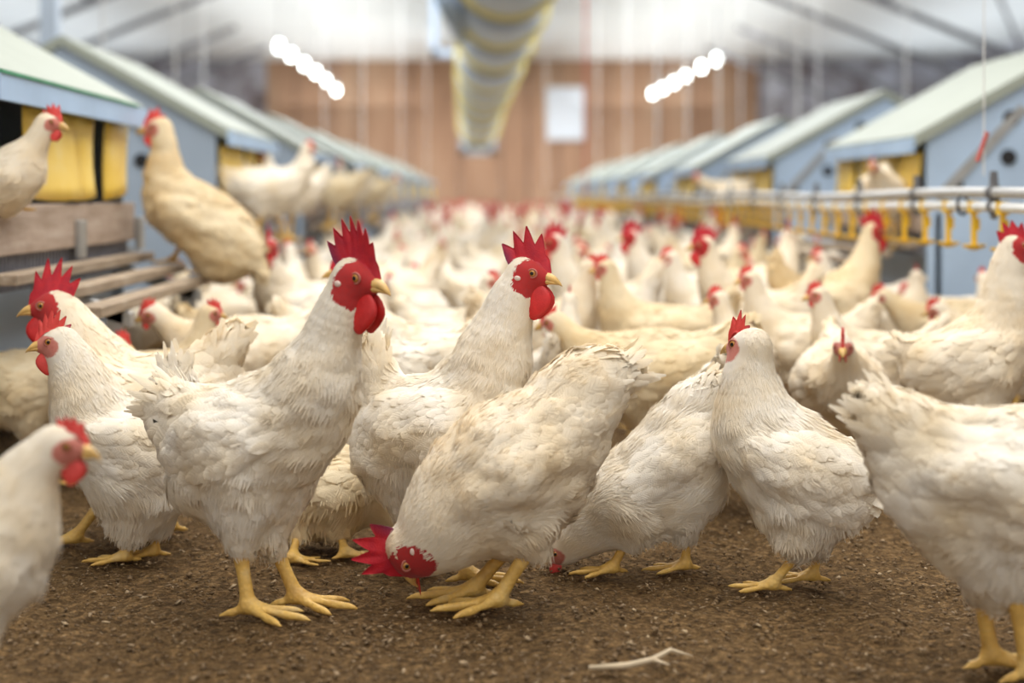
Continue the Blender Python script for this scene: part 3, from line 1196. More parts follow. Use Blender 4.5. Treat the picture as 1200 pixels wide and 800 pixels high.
# ---- px -> local helpers for birds measured on the photograph
class Pose:
    def __init__(s, px, D, yaw, gz=0.0):
        s.yaw = math.radians(yaw)
        s.X, s.D, s.gz = (px - PX0) / F_PX * D, D, gz
        s.Fw = np.array([math.cos(s.yaw), math.sin(s.yaw), 0])
        s.Lf = np.array([-math.sin(s.yaw), math.cos(s.yaw), 0])
        s.o = np.array([s.X, s.D, gz])
        s.loc = tuple(s.o)

    def p(s, px, py, r, dy=0.0):
        d = np.array([(px - PX0) / F_PX, 1, -(py - PY0) / F_PX])
        C = np.array([0, 0, CAMH])
        t = (dy + (s.o - C) @ s.Lf) / (d @ s.Lf)
        w_ = C + t * d - s.o
        return [w_ @ s.Fw, dy, w_[2], r * t / F_PX]

    def ch(s, lst):
        return [s.p(*q) for q in lst]

    def foot(s, px, py, z=None):
        z = s.gz if z is None else z
        D = (CAMH - z) * F_PX / (py - PY0)
        w_ = np.array([(px - PX0) / F_PX * D, D, z]) - s.o
        return [w_ @ s.Fw, w_ @ s.Lf, w_[2]]

    def leg(s, hpx, hpy, fpx, fpy, toe=0.0, z=None):
        f = s.foot(fpx, fpy, z)
        h = s.p(hpx, hpy, 1, max(-0.06, min(0.06, f[1] * 0.9)))[:3]
        return (h, f, toe)


# ------------------------------------------------------------------ setting
def build_setting():
    g = Geo()
    g.box(-12, 12, -3, 33.2, -0.3, -0.012)
    tag(g.build('floor', M['litter']), kind='structure')
    # displaced litter bed under the flock
    vn = VNoise(3)
    nx, ny = 300, 330
    xs = np.linspace(-1.9, 2.1, nx)
    ys = 1.2 + (np.linspace(0, 1, ny) ** 1.5) * 6.5
    X, Y = np.meshgrid(xs, ys, indexing='ij')
    P = np.stack([X.ravel(), Y.ravel(), np.zeros(X.size)], 1)
    z = 0.0050 * vn(P * 9) + 0.0042 * vn(P * 31 + 3) + 0.0028 * vn(P * 70 + 9) - 0.006
    V = P.copy()
    V[:, 2] = z
    I = np.arange(nx * ny).reshape(nx, ny)
    Q = np.stack([I[:-1, :-1], I[1:, :-1], I[1:, 1:], I[:-1, 1:]], -1).reshape(-1, 4)
    TV, TQ, TM = [V], [np.concatenate([Q[:, :3], Q[:, [0, 2, 3]]])], [np.zeros(len(Q) * 2, int)]
    off = len(V)
    # loose shavings and clods
    rng = np.random.default_rng(5)
    for nm, mt, n, lo, hi, lab in (('wood_shavings', M['chip'], 6000, 0.002, 0.009, 'pale wood shavings and straw bits scattered over the brown litter'),
                                   ('litter_clods', M['clod'], 22000, 0.002, 0.006, 'small dark clods of litter strewn over the ground')):
        D = 1.35 + rng.random(n) ** 1.6 * 4.2
        x = (rng.random(n) * 1.1 - 0.55) * D * 0.75 + 0.02
        s = lo + (hi - lo) * rng.random(n) ** 3
        th = rng.random(n) * 6.28
        el = rng.uniform(0.25, 0.6, n) if mt is M['chip'] else rng.uniform(0.6, 1, n)
        tilt = rng.uniform(-0.5, 0.5, n)
        base = np.array([(-1, -1, 0), (1, -1, 0), (1, 1, 0), (-1, 1, 0), (0, 0, 1), (0, 0, -1)], float)
        base[:4, :2] *= 0.7
        a = np.stack([np.cos(th), np.sin(th), tilt], 1)
        b = np.stack([-np.sin(th), np.cos(th), np.zeros(n)], 1)
        c = np.cross(a, b)
        V = (base[None, :, 0:1] * a[:, None] * s[:, None, None] + base[None, :, 1:2] * b[:, None] * (s * el)[:, None, None]
             + base[None, :, 2:3] * c[:, None] * (s * (0.25 if mt is M['chip'] else 0.55))[:, None, None])
        V += rng.normal(0, 1, V.shape) * (s * 0.12)[:, None, None]
        V += np.stack([x, D, 0.0005 + s * 0.10], 1)[:, None]
        fc = np.array([(0, 1, 4), (1, 2, 4), (2, 3, 4), (3, 0, 4), (1, 0, 5), (2, 1, 5), (3, 2, 5), (0, 3, 5)])
        Q = (fc[None] + (np.arange(n) * 6)[:, None, None]).reshape(-1, 3)
        TV.append(V.reshape(-1, 3))
        TQ.append(Q + off)
        TM.append(np.full(len(Q), len(TM)))
        off += len(TV[-1])
    me = np_mesh('litter', np.concatenate(TV), np.concatenate(TQ), [M['litter'], M['chip'], M['clod']], mat_idx=np.concatenate(TM))
    o = bpy.data.objects.new('litter', me)
    COL.objects.link(o)
    tag(o, 'brown crumbly litter with pale shavings covering the floor under the birds', 'litter', kind='stuff')
    g = Geo()
    a = W3(690, 788, 1.89)
    pts = [(a[0], a[1], 0.006), (a[0] + .05, a[1] + .0, 0.009), (a[0] + .085, a[1] + .015, 0.012), (a[0] + .11, a[1] + 0.03, 0.02), (a[0] + .14, a[1] + .035, 0.010)]
    g.tube(pts, [0.003, 0.0045, 0.004, 0.003, 0.001], 8)
    g.tube([pts[2], (pts[2][0] + .02, pts[2][1] - .015, 0.010)], [0.003, 0.001], 6)
    tag(g.build('straw_twig', M['straw'], smooth=True), 'pale forked straw twig lying on the litter in front of the flock', 'straw')

    # back wall: brown boards in the middle, grey either side
    g = Geo()
    x = -5.0
    r = random.Random(4)
    while x < 6.2:
        w_ = r.uniform(0.5, 1.3)
        g.box(x, min(x + w_, 6.2) - 0.03, 33.0 - r.uniform(0, .06), 33.1, 0, 3.75)
        x += w_
    tag(g.build('wall_back', M['wall_brown']), kind='structure')
    g = Geo()
    g.box(-12, 12, 33.1, 33.3, 0, 6.0)
    tag(g.build('wall_back_outer', M['wall_grey']), kind='structure')
    for nm, x0, x1 in (('wall_left', -12, -11.8), ('wall_right', 11.8, 12)):
        g = Geo()
        g.box(x0, x1, -3, 33.1, 0, 4.2)
        tag(g.build(nm, M['wall_grey']), kind='structure')
    g = Geo()
    g.box(-9.2, 10.4, 22.2, 33.0, 3.72, 3.80)
    tag(g.build('ceiling', M['ceiling']), kind='structure')
    g = Geo()
    n = 24
    prof = [(-12, 3.4), (0, 6.4), (12, 3.4), (12, 3.5), (0, 6.5), (-12, 3.5)]
    g.prism(prof, 'y', -3, 33.2)
    tag(g.build('ceiling_deck', M['roofdeck']), kind='structure')
    # windows on the side walls and the notice on the back wall
    k = 1
    for side, xx in (('l', -11.76), ('r', 11.76)):
        for y in (19, 24, 29):
            g = Geo()
            g.box(xx - 0.03, xx + 0.03, y, y + 1.6, 1.6, 2.6)
            fr = Geo()
            for (a_, b_, c_, d_) in ((y - .1, y, 1.5, 2.7), (y + 1.6, y + 1.7, 1.5, 2.7), (y, y + 1.6, 1.5, 1.6), (y, y + 1.6, 2.6, 2.7), (y + .77, y + .83, 1.6, 2.6)):
                fr.box(xx - 0.05, xx + 0.05, a_, b_, c_, d_)
            wnd = fr.build('window_%d' % k, M['post'])
            tag(wnd, kind='structure')
            g.build('pane', M['window'], wnd)
            k += 1
    g = Geo()
    x0, _, z1 = W3(641, 102, 32.9)
    x1, _, z0 = W3(684, 164, 32.9)
    g.box(x0, x1, 32.86, 32.92, z0, z1)
    fr = Geo()
    tag(g.build('wall_panel', M['notice'], bevel=0.01), 'pale blue-white rectangular panel hung on the brown back wall', 'panel')


def nest_box(xf, y0, y1, side, label, first_left=False, flaps=None):
    """side -1 = row on the left; xf distance of the front from the aisle axis"""
    s = side
    root = empty('nest_box', (s * xf, (y0 + y1) / 2, 0))
    h = (y1 - y0) / 2
    tag(root, label, 'nest box', 'nest boxes in the left row' if s < 0 else 'nest boxes in the right row')
    EZ = 0.87 if s < 0 else 0.825
    RD = 0.60
    RZ = EZ + 0.34      # eave, ridge, ridge distance

    def X(a):
        return s * a
    # roof slabs
    for nm, a0, a1 in (('roof', -0.05, RD), ('roof', 2 * RD + 0.05, RD)):
        g = Geo()
        sl = (RZ - EZ) / RD
        za = EZ - 0.05 * sl
        g.prism([(X(a0), za), (X(a1), RZ), (X(a1), RZ + 0.04), (X(a0), za + 0.045)], 'y', -h - 0.02, h + 0.02)
        g.build(nm, M['roof'], root)
    g = Geo()
    g.box(min(X(-0.062), X(-0.05)), max(X(-0.062), X(-0.05)), -h - 0.02, h + 0.02, EZ - 0.050, EZ + 0.005)
    g.build('fascia', M['fascia'], root)
    if first_left:
        g = Geo()
        g.box(min(X(-0.066), X(-0.05)), max(X(-0.066), X(-0.05)), -h - 0.02, h - 0.1, EZ + 0.005, EZ + 0.012)
        g.build('seal_strip', M['green'], root)
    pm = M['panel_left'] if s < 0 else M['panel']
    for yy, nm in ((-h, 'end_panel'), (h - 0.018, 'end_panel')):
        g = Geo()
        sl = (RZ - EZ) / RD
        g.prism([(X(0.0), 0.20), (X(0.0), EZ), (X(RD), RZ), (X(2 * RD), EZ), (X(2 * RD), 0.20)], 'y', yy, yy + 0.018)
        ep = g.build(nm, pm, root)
        ys = yy - 0.004 if yy < 0 else yy + 0.022
        for hx_, hz in ((0.30, 0.90), (0.29, 0.76), (0.10, 0.66), (0.47, 1.035 if s < 0 else 1.0)):
            g = Geo()
            g.tube([(X(hx_), ys - .003, hz), (X(hx_), ys + .003, hz)], 0.029, 16)
            g.build('hole_disc', M['black'], ep)  # black disc standing in for a round hole in the panel
        # diagonal stiffener
        g = Geo()
        p = [(X(0.02), 0.62), (X(0.05), 0.60), (X(0.36), 0.93), (X(0.33), 0.95)]
        g.prism(p, 'y', ys - 0.005, ys + 0.003)
        p = [(X(0.30), 0.40), (X(0.34), 0.40), (X(0.80), 0.80), (X(0.76), 0.80)]
        g.prism(p, 'y', ys - 0.005, ys + 0.003)
        g.build('brace', M['steel'], ep)
    # nest floor, back partition
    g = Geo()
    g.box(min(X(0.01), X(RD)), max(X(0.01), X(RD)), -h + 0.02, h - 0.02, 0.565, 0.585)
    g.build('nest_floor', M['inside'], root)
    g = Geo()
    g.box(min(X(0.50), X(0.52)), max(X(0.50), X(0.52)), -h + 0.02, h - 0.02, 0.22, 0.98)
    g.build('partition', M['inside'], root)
    # yellow flaps
    fl = flaps if flaps else [(-h + 0.03, -0.32), (-0.30, -0.05), (0.02, 0.25), (0.31, h - 0.02)]
    for i, (a, b) in enumerate(fl):
        g = Geo()
        n = 7
        V = []
        rr = random.Random(i + int(y0 * 10))
        curl = rr.uniform(-0.03, 0.03)
        for j in range(n):
            t = j / (n - 1)
            for k in range(6):
                u_ = k / 5
                yy = a + (b - a) * u_ + curl * t * 0.8
                xx = -0.012 + 0.014 * math.sin(6 * u_ + i) * t - 0.015 * t * t
                V.append((X(xx), yy, EZ - 0.045 - t * (0.205 + (EZ - 0.87) + 0.012 * math.sin(3 * u_ + i))))
        Fc = [(j * 6 + k, j * 6 + k + 1, (j + 1) * 6 + k + 1, (j + 1) * 6 + k) for j in range(n - 1) for k in range(5)]
        g.add(V, Fc)
        o = g.build('flap', M['flap'], root, smooth=True)
        md = o.modifiers.new('thick', 'SOLIDIFY')
        md.thickness = 0.003
    # wooden front board and brush strip
    g = Geo()
    g.box(min(X(-0.03), X(-0.005)), max(X(-0.03), X(-0.005)), -h, h, 0.492, 0.602)
    g.build('front_board', M['board'], root, bevel=0.003)
    for yb in ((0.035, h + 0.03) if s < 0 else (h + 0.03,)):
        g = Geo()
        g.box(min(X(-0.045), X(-0.03)), max(X(-0.045), X(-0.03)), yb - 0.03, yb + 0.03, 0.465, 0.56)
        g.build('bracket', M['steel'], root, bevel=0.003)
    g = Geo()
    for k in range(46):
        yy = -h + 0.03 + (2 * h - 0.06) * k / 45
        g.box(min(X(-0.012), X(-0.006)), max(X(-0.012), X(-0.006)), yy, yy + 0.010, 0.41, 0.492)
    g.build('brush_strip', M['brush'], root)
    g = Geo()
    g.box(min(X(0.03), X(0.05)), max(X(0.03), X(0.05)), -h, h, 0.22, 0.56)
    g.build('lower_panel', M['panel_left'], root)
    for yy in (-h + 0.05, h - 0.05):
        for xx in (0.06, 1.1):
            g = Geo()
            g.box(min(X(xx), X(xx + .04)), max(X(xx), X(xx + .04)), yy - .02, yy + .02, -0.01, 0.60)
            g.build('leg', M['steel'], root)
    return root


def perch(xf, y0, y1, side, label):
    s = side
    root = empty('perch_platform', (s * xf, (y0 + y1) / 2, 0))
    tag(root, label, 'perch platform', 'slatted perches before the nest boxes')
    h = (y1 - y0) / 2
    for k, (d, z) in enumerate(((0.06, 0.458), (0.155, 0.425), (0.235, 0.391))):
        g = Geo()
        rr = random.Random(k)
        g.box(-s * d - 0.028, -s * d + 0.028, -h, h, z - 0.024, z)
        g.build('slat', M['slat'], root, bevel=0.003)
    for yy in (-h * 0.62, h * 0.62):
        g = Geo()
        p = [(-s * 0.05, 0.436), (-s * 0.05, 0.406), (-s * 0.27, 0.330), (-s * 0.27, 0.360)]
        g.prism(p, 'y', yy - 0.02, yy + 0.02)
        g.build('bracket', M['steel'], root)
        g = Geo()
        g.box(-s * 0.235 - 0.018, -s * 0.235 + 0.018, yy - 0.02, yy + 0.02, -0.01, 0.37)
        g.build('leg', M['steel'], root)
    return root


ORD = ['nearest', 'second', 'third', 'fourth', 'fifth', 'sixth', 'seventh', 'eighth', 'ninth', 'tenth']
build_setting()
LY = [3.0 + 2.68 * k for k in range(10)]
RYS = [5.2 + 2.75 * k for k in range(9)]
for k, y in enumerate(LY):
    if k == 0:
        lab = 'nest box with pale green roof and green edge strip, cut by the photo corner'
        fl = [(-0.345, 0.10), (0.06, 0.24), (0.355, 0.61)]
    else:
        lab = '%s nest box down the left row, pale roof and grey-blue end panel' % ORD[k]
        fl = None
    nest_box(1.06, y, y + 1.25, -1, lab, first_left=(k == 0), flaps=fl)
    perch(1.06, y, y + 1.25, -1, '%s slatted wooden perch down the left nest row' % ORD[k])
for k, y in enumerate(RYS):
    lab = '%s nest box down the right row, pale roof and light blue end panel' % ORD[k]
    nest_box(1.58, y, y + 1.30, 1, lab)
    perch(1.58, y, y + 1.30, 1, '%s slatted wooden perch down the right nest row' % ORD[k])


# ------------------------------------------------------------------ drinker line
def drinker_line():
    def py_at(D):   # the line sags a little between its cords
        return 0.590 + 0.006 * math.sin(D * 2.1)
    xl = 1.21
    ys = [2.2 + 0.15 * i for i in range(int((27 - 2.2) / 0.15))]
    root = empty('drinker_line', (xl, 2.2, 0.6))
    tag(root, 'suspended nipple drinker line of grey and white pipes with yellow cups', 'drinker line')
    g = Geo()
    g.tube([(0, y - 2.2, py_at(y) - 0.6) for y in ys], 0.0125, 12)
    g.build('water_pipe', M['pvc'], root, smooth=True)
    g = Geo()
    g.tube([(0, y - 2.2, py_at(y) + 0.034 - 0.6) for y in ys], 0.0135, 12)
    g.build('support_pipe', M['pvcgrey'], root, smooth=True)
    # cups
    n = 0
    proto = None
    for i in range(115):
        D = 3.0 + 0.2 * i
        if D > 20:
            break
        z = py_at(D)
        if proto is None:
            g = Geo()
            g.box(-0.005, 0.005, -0.008, 0.008, -0.100, -0.008)
            g.tube([(0, 0, -0.095), (0, 0, -0.101), (0, 0, -0.109)], [0.029, 0.027, 0.008], 20)
            g.tube([(0, 0, -0.018), (0, 0, 0.014)], 0.0155, 12)
            g.tube([(0.010, 0, -0.03), (0.010, 0, -0.06)], 0.005, 8)
            proto = g.build('drinker_cup', M['cup'], root, smooth=False)
            c = proto
        else:
            c = proto.copy()
            COL.objects.link(c)
        c.location = (0, D - 2.2, z - 0.6)
    hp = None
    for i in range(26):
        D = 3.46 + 0.62 * i
        z = py_at(D)
        if hp is None:
            g = Geo()
            g.prism([(-0.004, -0.03), (-0.012, 0.0), (-0.006, 0.085), (0.006, 0.085), (0.014, 0.0), (0.004, -0.03)], 'y', -0.008, 0.008)
            g.tube([(0, -0.012, 0.034), (0, 0.012, 0.034)], 0.019, 14)
            g.tube([(0, -0.010, 0.0), (0, 0.010, 0.0)], 0.0165, 14)
            hp = g.build('pipe_hanger', M['steel_dark'], root)
            c = hp
        else:
            c = hp.copy()
            COL.objects.link(c)
        c.location = (0, D - 2.2, z - 0.6)
    # black cable loop
    g = Geo()
    D = 1.21 * 1700 / 558
    g.tube([(0.02 * math.cos(a), D - 2.2 + 0.02 * math.cos(a), py_at(D) - 0.6 + 0.002 + 0.024 * math.sin(a)) for a in [i * 0.4 for i in range(17)]], 0.004, 8)
    g.build('cable_loop', M['black'], root, smooth=True)


drinker_line()


def cord(px, D, z0, z1, mat, label, clip=False, r=0.003, name='hanging_rope', group=None):
    x = (px - PX0) / F_PX * D
    root = empty(name, (x, D, z0))
    tag(root, label, 'cord', group)
    g = Geo()
    g.tube([(0, 0, 0), (0.002, 0, (z1 - z0) * 0.5), (0, 0, z1 - z0)], r, 6)
    g.build('line', mat, root)
    if clip:
        g = Geo()
        zc = CAMH - (172 - PY0) / F_PX * D - z0
        g.tube([(-0.016, 0, zc - 0.035), (-0.004, 0, zc), (0.008, 0, zc + 0.035)], 0.0055, 8)
        g.build('clip', M['redrope'], root)
    return root


cord(1153, 3.46, 0.67, 3.6, M['wire'], 'white cord with red clip holding the drinker line', True, 0.0018)
cord(686, 14.0, 0.6, 5.6, M['redrope'], 'red cord hanging before the pale wall panel', r=0.010)
for i, (px, D) in enumerate(((770, 15), (805, 17), (842, 13), (868, 19), (935, 11), (958, 17), (640, 24), (700, 22), (735, 21), (425, 15), (380, 20), (470, 22), (120, 9.5), (238, 13), (205, 10), (1062, 14), (905, 22), (500, 25))):
    cord(px, D, 0.95 if D < 16 else 0.75, 3.9 if D < 22 else 3.7, M['wire'], 'thin white suspension cord hanging down in the blurred barn', r=0.008,
         group='suspension cords in the background')


# ------------------------------------------------------------------ lamps, duct, trusses, posts
def lamps():
    spec = [(-1, [(327, 55), (341, 65), (357, 76), (370, 85), (382, 95), (394, 106)]),
            (1, [(840, 70), (822, 79), (804, 89), (790, 97), (777, 104), (765, 110)])]
    for s, lst in spec:
        proto = None
        for k, (px, py) in enumerate(lst):
            h = 2.2
            D = h * F_PX / (PY0 - py)
            x, y, z = W3(px, py, D)
            if proto is None:
                root = empty('hanging_lamp', (x, y, z))
                g = Geo()
                n = 14
                g.tube([(0, 0, -0.07), (0, 0, -0.05), (0, 0, 0.0), (0, 0, 0.06), (0, 0, 0.08)], [0.02, 0.042, 0.05, 0.042, 0.03], n)
                g.build('bulb', M['lamp'], root, smooth=True)
                g = Geo()
                g.tube([(0, 0, 0.08), (0, 0, 0.18)], [0.035, 0.03], 12)
                g.build('socket', M['steel'], root)
                g = Geo()
                g.tube([(0, 0, 0.18), (0, 0, 0.88)], 0.006, 6)
                g.build('cable', M['steel_dark'], root)
                proto = root
            else:
                root = copy_tree(proto)
            root.location = (x, y, z)
            tag(root, '%s lit round lamp from the top of the %s hanging row' % (('first', 'second', 'third', 'fourth', 'fifth', 'last')[k], 'left' if s < 0 else 'right'),
                'lamp', 'lit lamps in the left row' if s < 0 else 'lit lamps in the right row')


lamps()


def duct():
    root = empty('air_duct', (0, 8, 2.4))
    tag(root, 'blue-grey fabric air duct with yellow hoops hanging over the aisle', 'duct')
    sta = []
    Ds = np.linspace(7.0, 29.5, 120)
    for D in Ds:
        cx = np.interp(D, [7, 14, 18.5, 23.5, 30], [612, 585, 572, 565, 560])
        hh = np.interp(D, [7, 14, 18.5, 23.5, 30], [1.84, 1.77, 1.64, 1.58, 1.28])
        cy = PY0 - hh * F_PX / D
        r = np.interp(D, [7, 14, 30], [0.42, 0.41, 0.36])
        x, y, z = W3(cx, cy, D)
        ph = (D - 7.0) / 2.1
        sag = abs(math.sin(math.pi * ph))
        sta.append((x, y - 8, z - 2.4, r * (1.02 - 0.22 * sag)))
    g = Geo()
    g.tube([q[:3] for q in sta], [q[3] for q in sta], 28, cap=False)
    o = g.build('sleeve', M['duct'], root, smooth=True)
    for k in range(11):
        D = 7.0 + 2.1 * k
        i = int(np.argmin(abs(Ds - D)))
        x, y, z, r = sta[i]
        d = Vector(sta[min(i + 1, 119)][:3]) - Vector(sta[max(i - 1, 0)][:3])
        d.normalize()
        a = d.cross(Vector((0, 0, 1))).normalized()
        b = a.cross(d)
        g = Geo()
        pts = [Vector((x, y, z)) + (a * math.cos(t) + b * math.sin(t)) * (r + 0.012) for t in [2 * math.pi * j / 32 for j in range(33)]]
        g.tube(pts, 0.034, 8)
        g.build('hoop', M['hoop'], root, smooth=True)
    x, y, z, r = sta[-1]
    g = Geo()
    # hollow square collar at the far end
    for dx0, dx1, dz0, dz1 in ((-.36, -.22, -.36, .36), (.22, .36, -.36, .36), (-.36, .36, -.36, -.24), (-.36, .36, .24, .36)):
        g.box(x + dx0, x + dx1, y - 0.3, y + 0.15, z + dz0 - .1, z + dz1 - .1)
    g.build('collar', M['ductend'], root)
    g = Geo()
    g.box(x - .22, x + .22, y + 0.05, y + 0.12, z - .34, z + .14)
    g.build('outlet_grille', M['steel_dark'], root)
    # straps up to the roof
    for D in (12.0, 16.5, 21.5):
        i = int(np.argmin(abs(Ds - D)))
        x, y, z, r = sta[i]
        g = Geo()
        g.tube([(x, y, z + r), (x, y, 5.7 - 2.4 if D < 22 else 3.7 - 2.4)], 0.012, 6)
        g.build('strap', M['steel_dark'], root)
    # blue support arm seen beside the duct
    a = W3(522, -12, 12.5)
    b = W3(542, 45, 13.5)
    g = Geo()
    g.tube([(a[0], a[1] - 8, a[2] - 2.4), (b[0], b[1] - 8, b[2] - 2.4)], [0.13, 0.07], 10)
    g.build('side_sleeve', M['panel_left'], root, smooth=True)


duct()
g = Geo()
a = W3(505, 35, 21.0)
b = W3(540, 66, 21.0)
g.box(a[0], a[0] + 0.09, 20.95, 21.05, b[2], a[2] + 2.2)
g.box(a[0], b[0], 20.95, 21.05, b[2], b[2] + 0.09)
tag(g.build('duct_bracket', M['panel_left']), 'L-shaped blue-grey bracket beside the air duct', 'bracket')


def trusses():
    proto = None
    for k, y in enumerate((9.0, 12.5, 16.0, 19.5, 22.0, 25.5, 29.0)):
        for s in (-1, 1):
            root = empty('roof_truss', (0, y, 0))
            tag(root, 'grey steel lattice truss with pale column, blurred in the %s bay' % ('left' if s < 0 else 'right'), 'truss', 'roof trusses %s' % ('over the left bay' if s < 0 else 'over the right bay'))
            x0, x1 = (0.6, 11.6)
            if y > 22:
                x0 = 4.4

            def zl(x):
                return 5.35 - 0.40 * x

            def zt(x):
                return 6.25 - 0.25 * x - (0.25 if x > 11 else 0)
            g = Geo()
            g.tube([(s * x0, 0, zl(x0)), (s * 8.6, 0, zl(8.6))], 0.05, 6)
            g.build('lower_chord', M['truss'], root)
            if y < 22:
                g = Geo()
                g.tube([(s * x0, 0, zt(x0)), (s * x1, 0, zt(x1))], 0.05, 6)
                g.build('upper_chord', M['truss'], root)
                g = Geo()
                xs = np.arange(x0, 8.6, 0.95)
                for i in range(len(xs) - 1):
                    xa, xb = xs[i], xs[i + 1]
                    if i % 2:
                        g.tube([(s * xa, 0, zl(xa)), (s * xb, 0, zt(xb))], 0.028, 5)
                    else:
                        g.tube([(s * xa, 0, zt(xa)), (s * xb, 0, zl(xb))], 0.028, 5)
                g.build('web', M['truss'], root)
            g = Geo()
            g.tube([(s * 8.6, 0, -0.02), (s * 8.6, 0, 2.0)], 0.06, 8)
            g.build('column', M['post'], root)
            g = Geo()
            g.tube([(s * 8.6, 0, 1.7), (s * 6.6, 0, zl(6.6))], 0.035, 6)
            g.build('knee_brace', M['truss'], root)
    # purlins and service pipes along the bays
    r = random.Random(9)
    for s in (-1, 1):
        for i in range(7):
            x = s * (4.6 + i * 1.05)
            z = 5.1 - 0.25 * abs(x) + 0.75
            g = Geo()
            g.box(x - 0.05, x + 0.05, 6, 22.0, z - 0.12, z)
            tag(g.build('purlin', M['truss']), 'long grey roof purlin running down the %s bay' % ('left' if s < 0 else 'right'), 'purlin', 'purlins over the %s bay' % ('left' if s < 0 else 'right'))
    for i, (x, y, w_, h_, mt) in enumerate(((-6.0, 24, 1.2, 1.3, 'panel_left'), (-8.0, 27, 1.6, 1.6, 'wall_brown'), (-10.0, 30, 1.4, 2.0, 'notice'), (-7.0, 30.5, 0.9, 2.3, 'roofdeck'),
                                           (7.0, 29, 1.4, 1.9, 'steel_dark'), (8.6, 31, 1.3, 2.0, 'notice'), (10.0, 28, 1.5, 1.6, 'wall_brown'), (9.4, 24, 1.1, 1.8, 'truss'))):
        g = Geo()
        g.box(-w_ / 2, w_ / 2, -0.25, 0.25, -0.01, h_)
        g.box(-w_ / 2 - .03, w_ / 2 + .03, -0.28, 0.28, h_, h_ + 0.05)
        o = g.build('equipment_cabinet', M[mt], bevel=0.02)
        o.location = (x, y, 0)
        nm = {'panel_left': 'grey-blue', 'wall_brown': 'brown', 'notice': 'pale', 'roofdeck': 'grey', 'steel_dark': 'dark', 'truss': 'dark grey'}[mt]
        tag(o, 'blurred %s equipment cabinet standing in the %s side bay%s' % (nm, 'left' if x < 0 else 'right', ''), 'cabinet', 'equipment cabinets in the side bays')


trusses()
p = W3(59, 0, 7.0)
g = Geo()
g.box(-0.042, 0.042, -0.042, 0.042, -0.01, 4.9)
g.box(-0.08, 0.08, -0.08, 0.08, -0.012, 0.01)
o = g.build('support_post', M['post'])
o.location = (p[0], 7.9 if False else 7.35, 0)
o.location.x = (59 - PX0) / F_PX * 7.35
tag(o, 'pale blue square post rising behind the left nest boxes', 'post')

# ================================================================== BIRDS
WHITE = (1.0, 0.975, 0.925)
CREAM = (0.99, 0.93, 0.82)
TAN = (0.92, 0.82, 0.62)

# ---- the birds nearest the lens, each measured on its own
def hero(name, label, P, tail, torso, neck, head, hdir, legs, **kw):
    b = bird(name, P.loc, P.yaw, P.ch(tail), P.ch(torso), P.ch(neck), P.p(*head), hdir, legs, **kw)
    tag(b, label, kw.get('cat', 'rooster' if name == 'rooster' else 'hen'))
    return b


P = Pose(312, 2.17, -22)
hero('rooster', 'white rooster with tall many-pointed comb, foremost of the two upright roosters', P,
     [(228, 490, 44), (207, 478, 34), (196, 466, 22)],
     [(240, 512, 50), (272, 510, 68), (315, 505, 74), (352, 486, 60)],
     [(370, 448, 52), (386, 405, 38), (400, 362, 30)], (419, 328, 25.5), (1, -0.25, -0.10),
     [P.leg(281, 642, 291, 724, 0.1), P.leg(322, 640, 347, 712, 0.15)],
     sex='rooster', belly=[[P.p(246, 555, 52), P.p(285, 572, 50)]], seed=3, tint=WHITE, comb=dict(h=1.9, n=8, lean=0.8, flop=-0.12, blade=0.64), wattle=2.0, leg_r=0.0115, ruffle=1.25)

P = Pose(520, 2.42, -14)
hero('rooster', 'white rooster with purple-tipped spiky comb looking over the pecking rooster\'s back', P,
     [(452, 470, 30), (443, 432, 22), (438, 405, 13)],
     [(458, 508, 42), (492, 498, 58), (532, 490, 64), (560, 465, 56)],
     [(574, 425, 46), (590, 380, 34), (602, 346, 26)], (620, 322, 20.5), (1, -0.12, -0.08),
     [P.leg(470, 600, 462, 668, 0.0), P.leg(515, 600, 548, 683, 0.1)],
     sex='rooster', belly=[[P.p(468, 545, 40), P.p(510, 560, 42)]], seed=8, tint=WHITE, comb=dict(h=1.9, n=5, lean=1.0), wattle=2.1)

P = Pose(600, 2.20, 186)
hero('rooster', 'white rooster bent down pecking the litter, red comb touching the ground, tail raised', P,
     [(676, 468, 48), (706, 446, 34), (738, 432, 17)],
     [(652, 500, 56), (622, 526, 76), (585, 556, 84), (548, 588, 68)],
     [(522, 612, 52), (505, 630, 43), (490, 642, 33)], (474, 645, 23), (-0.12, -0.10, -1),
     [P.leg(622, 640, 584, 716, 0.05), P.leg(600, 636, 556, 704, -0.1)],
     sex='rooster', belly=[[P.p(628, 565, 44), P.p(600, 582, 50)]], seed=21, tint=CREAM, comb=dict(h=1.9, n=5, lean=1.0, flop=0.35), leg_r=0.012, ruffle=1.5, tailfan=1.3, hup=(1, 0.15, -0.1))

P = Pose(765, 2.40, 172)
hero('hen', 'white hen with head down pecking just behind the bent rooster\'s legs', P,
     [(815, 480, 34), (826, 464, 24), (836, 452, 14)],
     [(808, 515, 44), (790, 535, 54), (762, 560, 56), (732, 580, 48)],
     [(706, 604, 38), (688, 622, 29), (673, 634, 22)], (658, 646, 16.5), (1, 0.1, -0.42),
     [P.leg(806, 624, 803, 670, 0.15), P.leg(738, 628, 718, 674, 0.2)],
     sex='hen', belly=[[P.p(806, 570, 40), P.p(780, 590, 34)]], seed=5, tint=WHITE, comb=dict(h=0.6, n=5), wattle=1.1, tailfan=0.9)

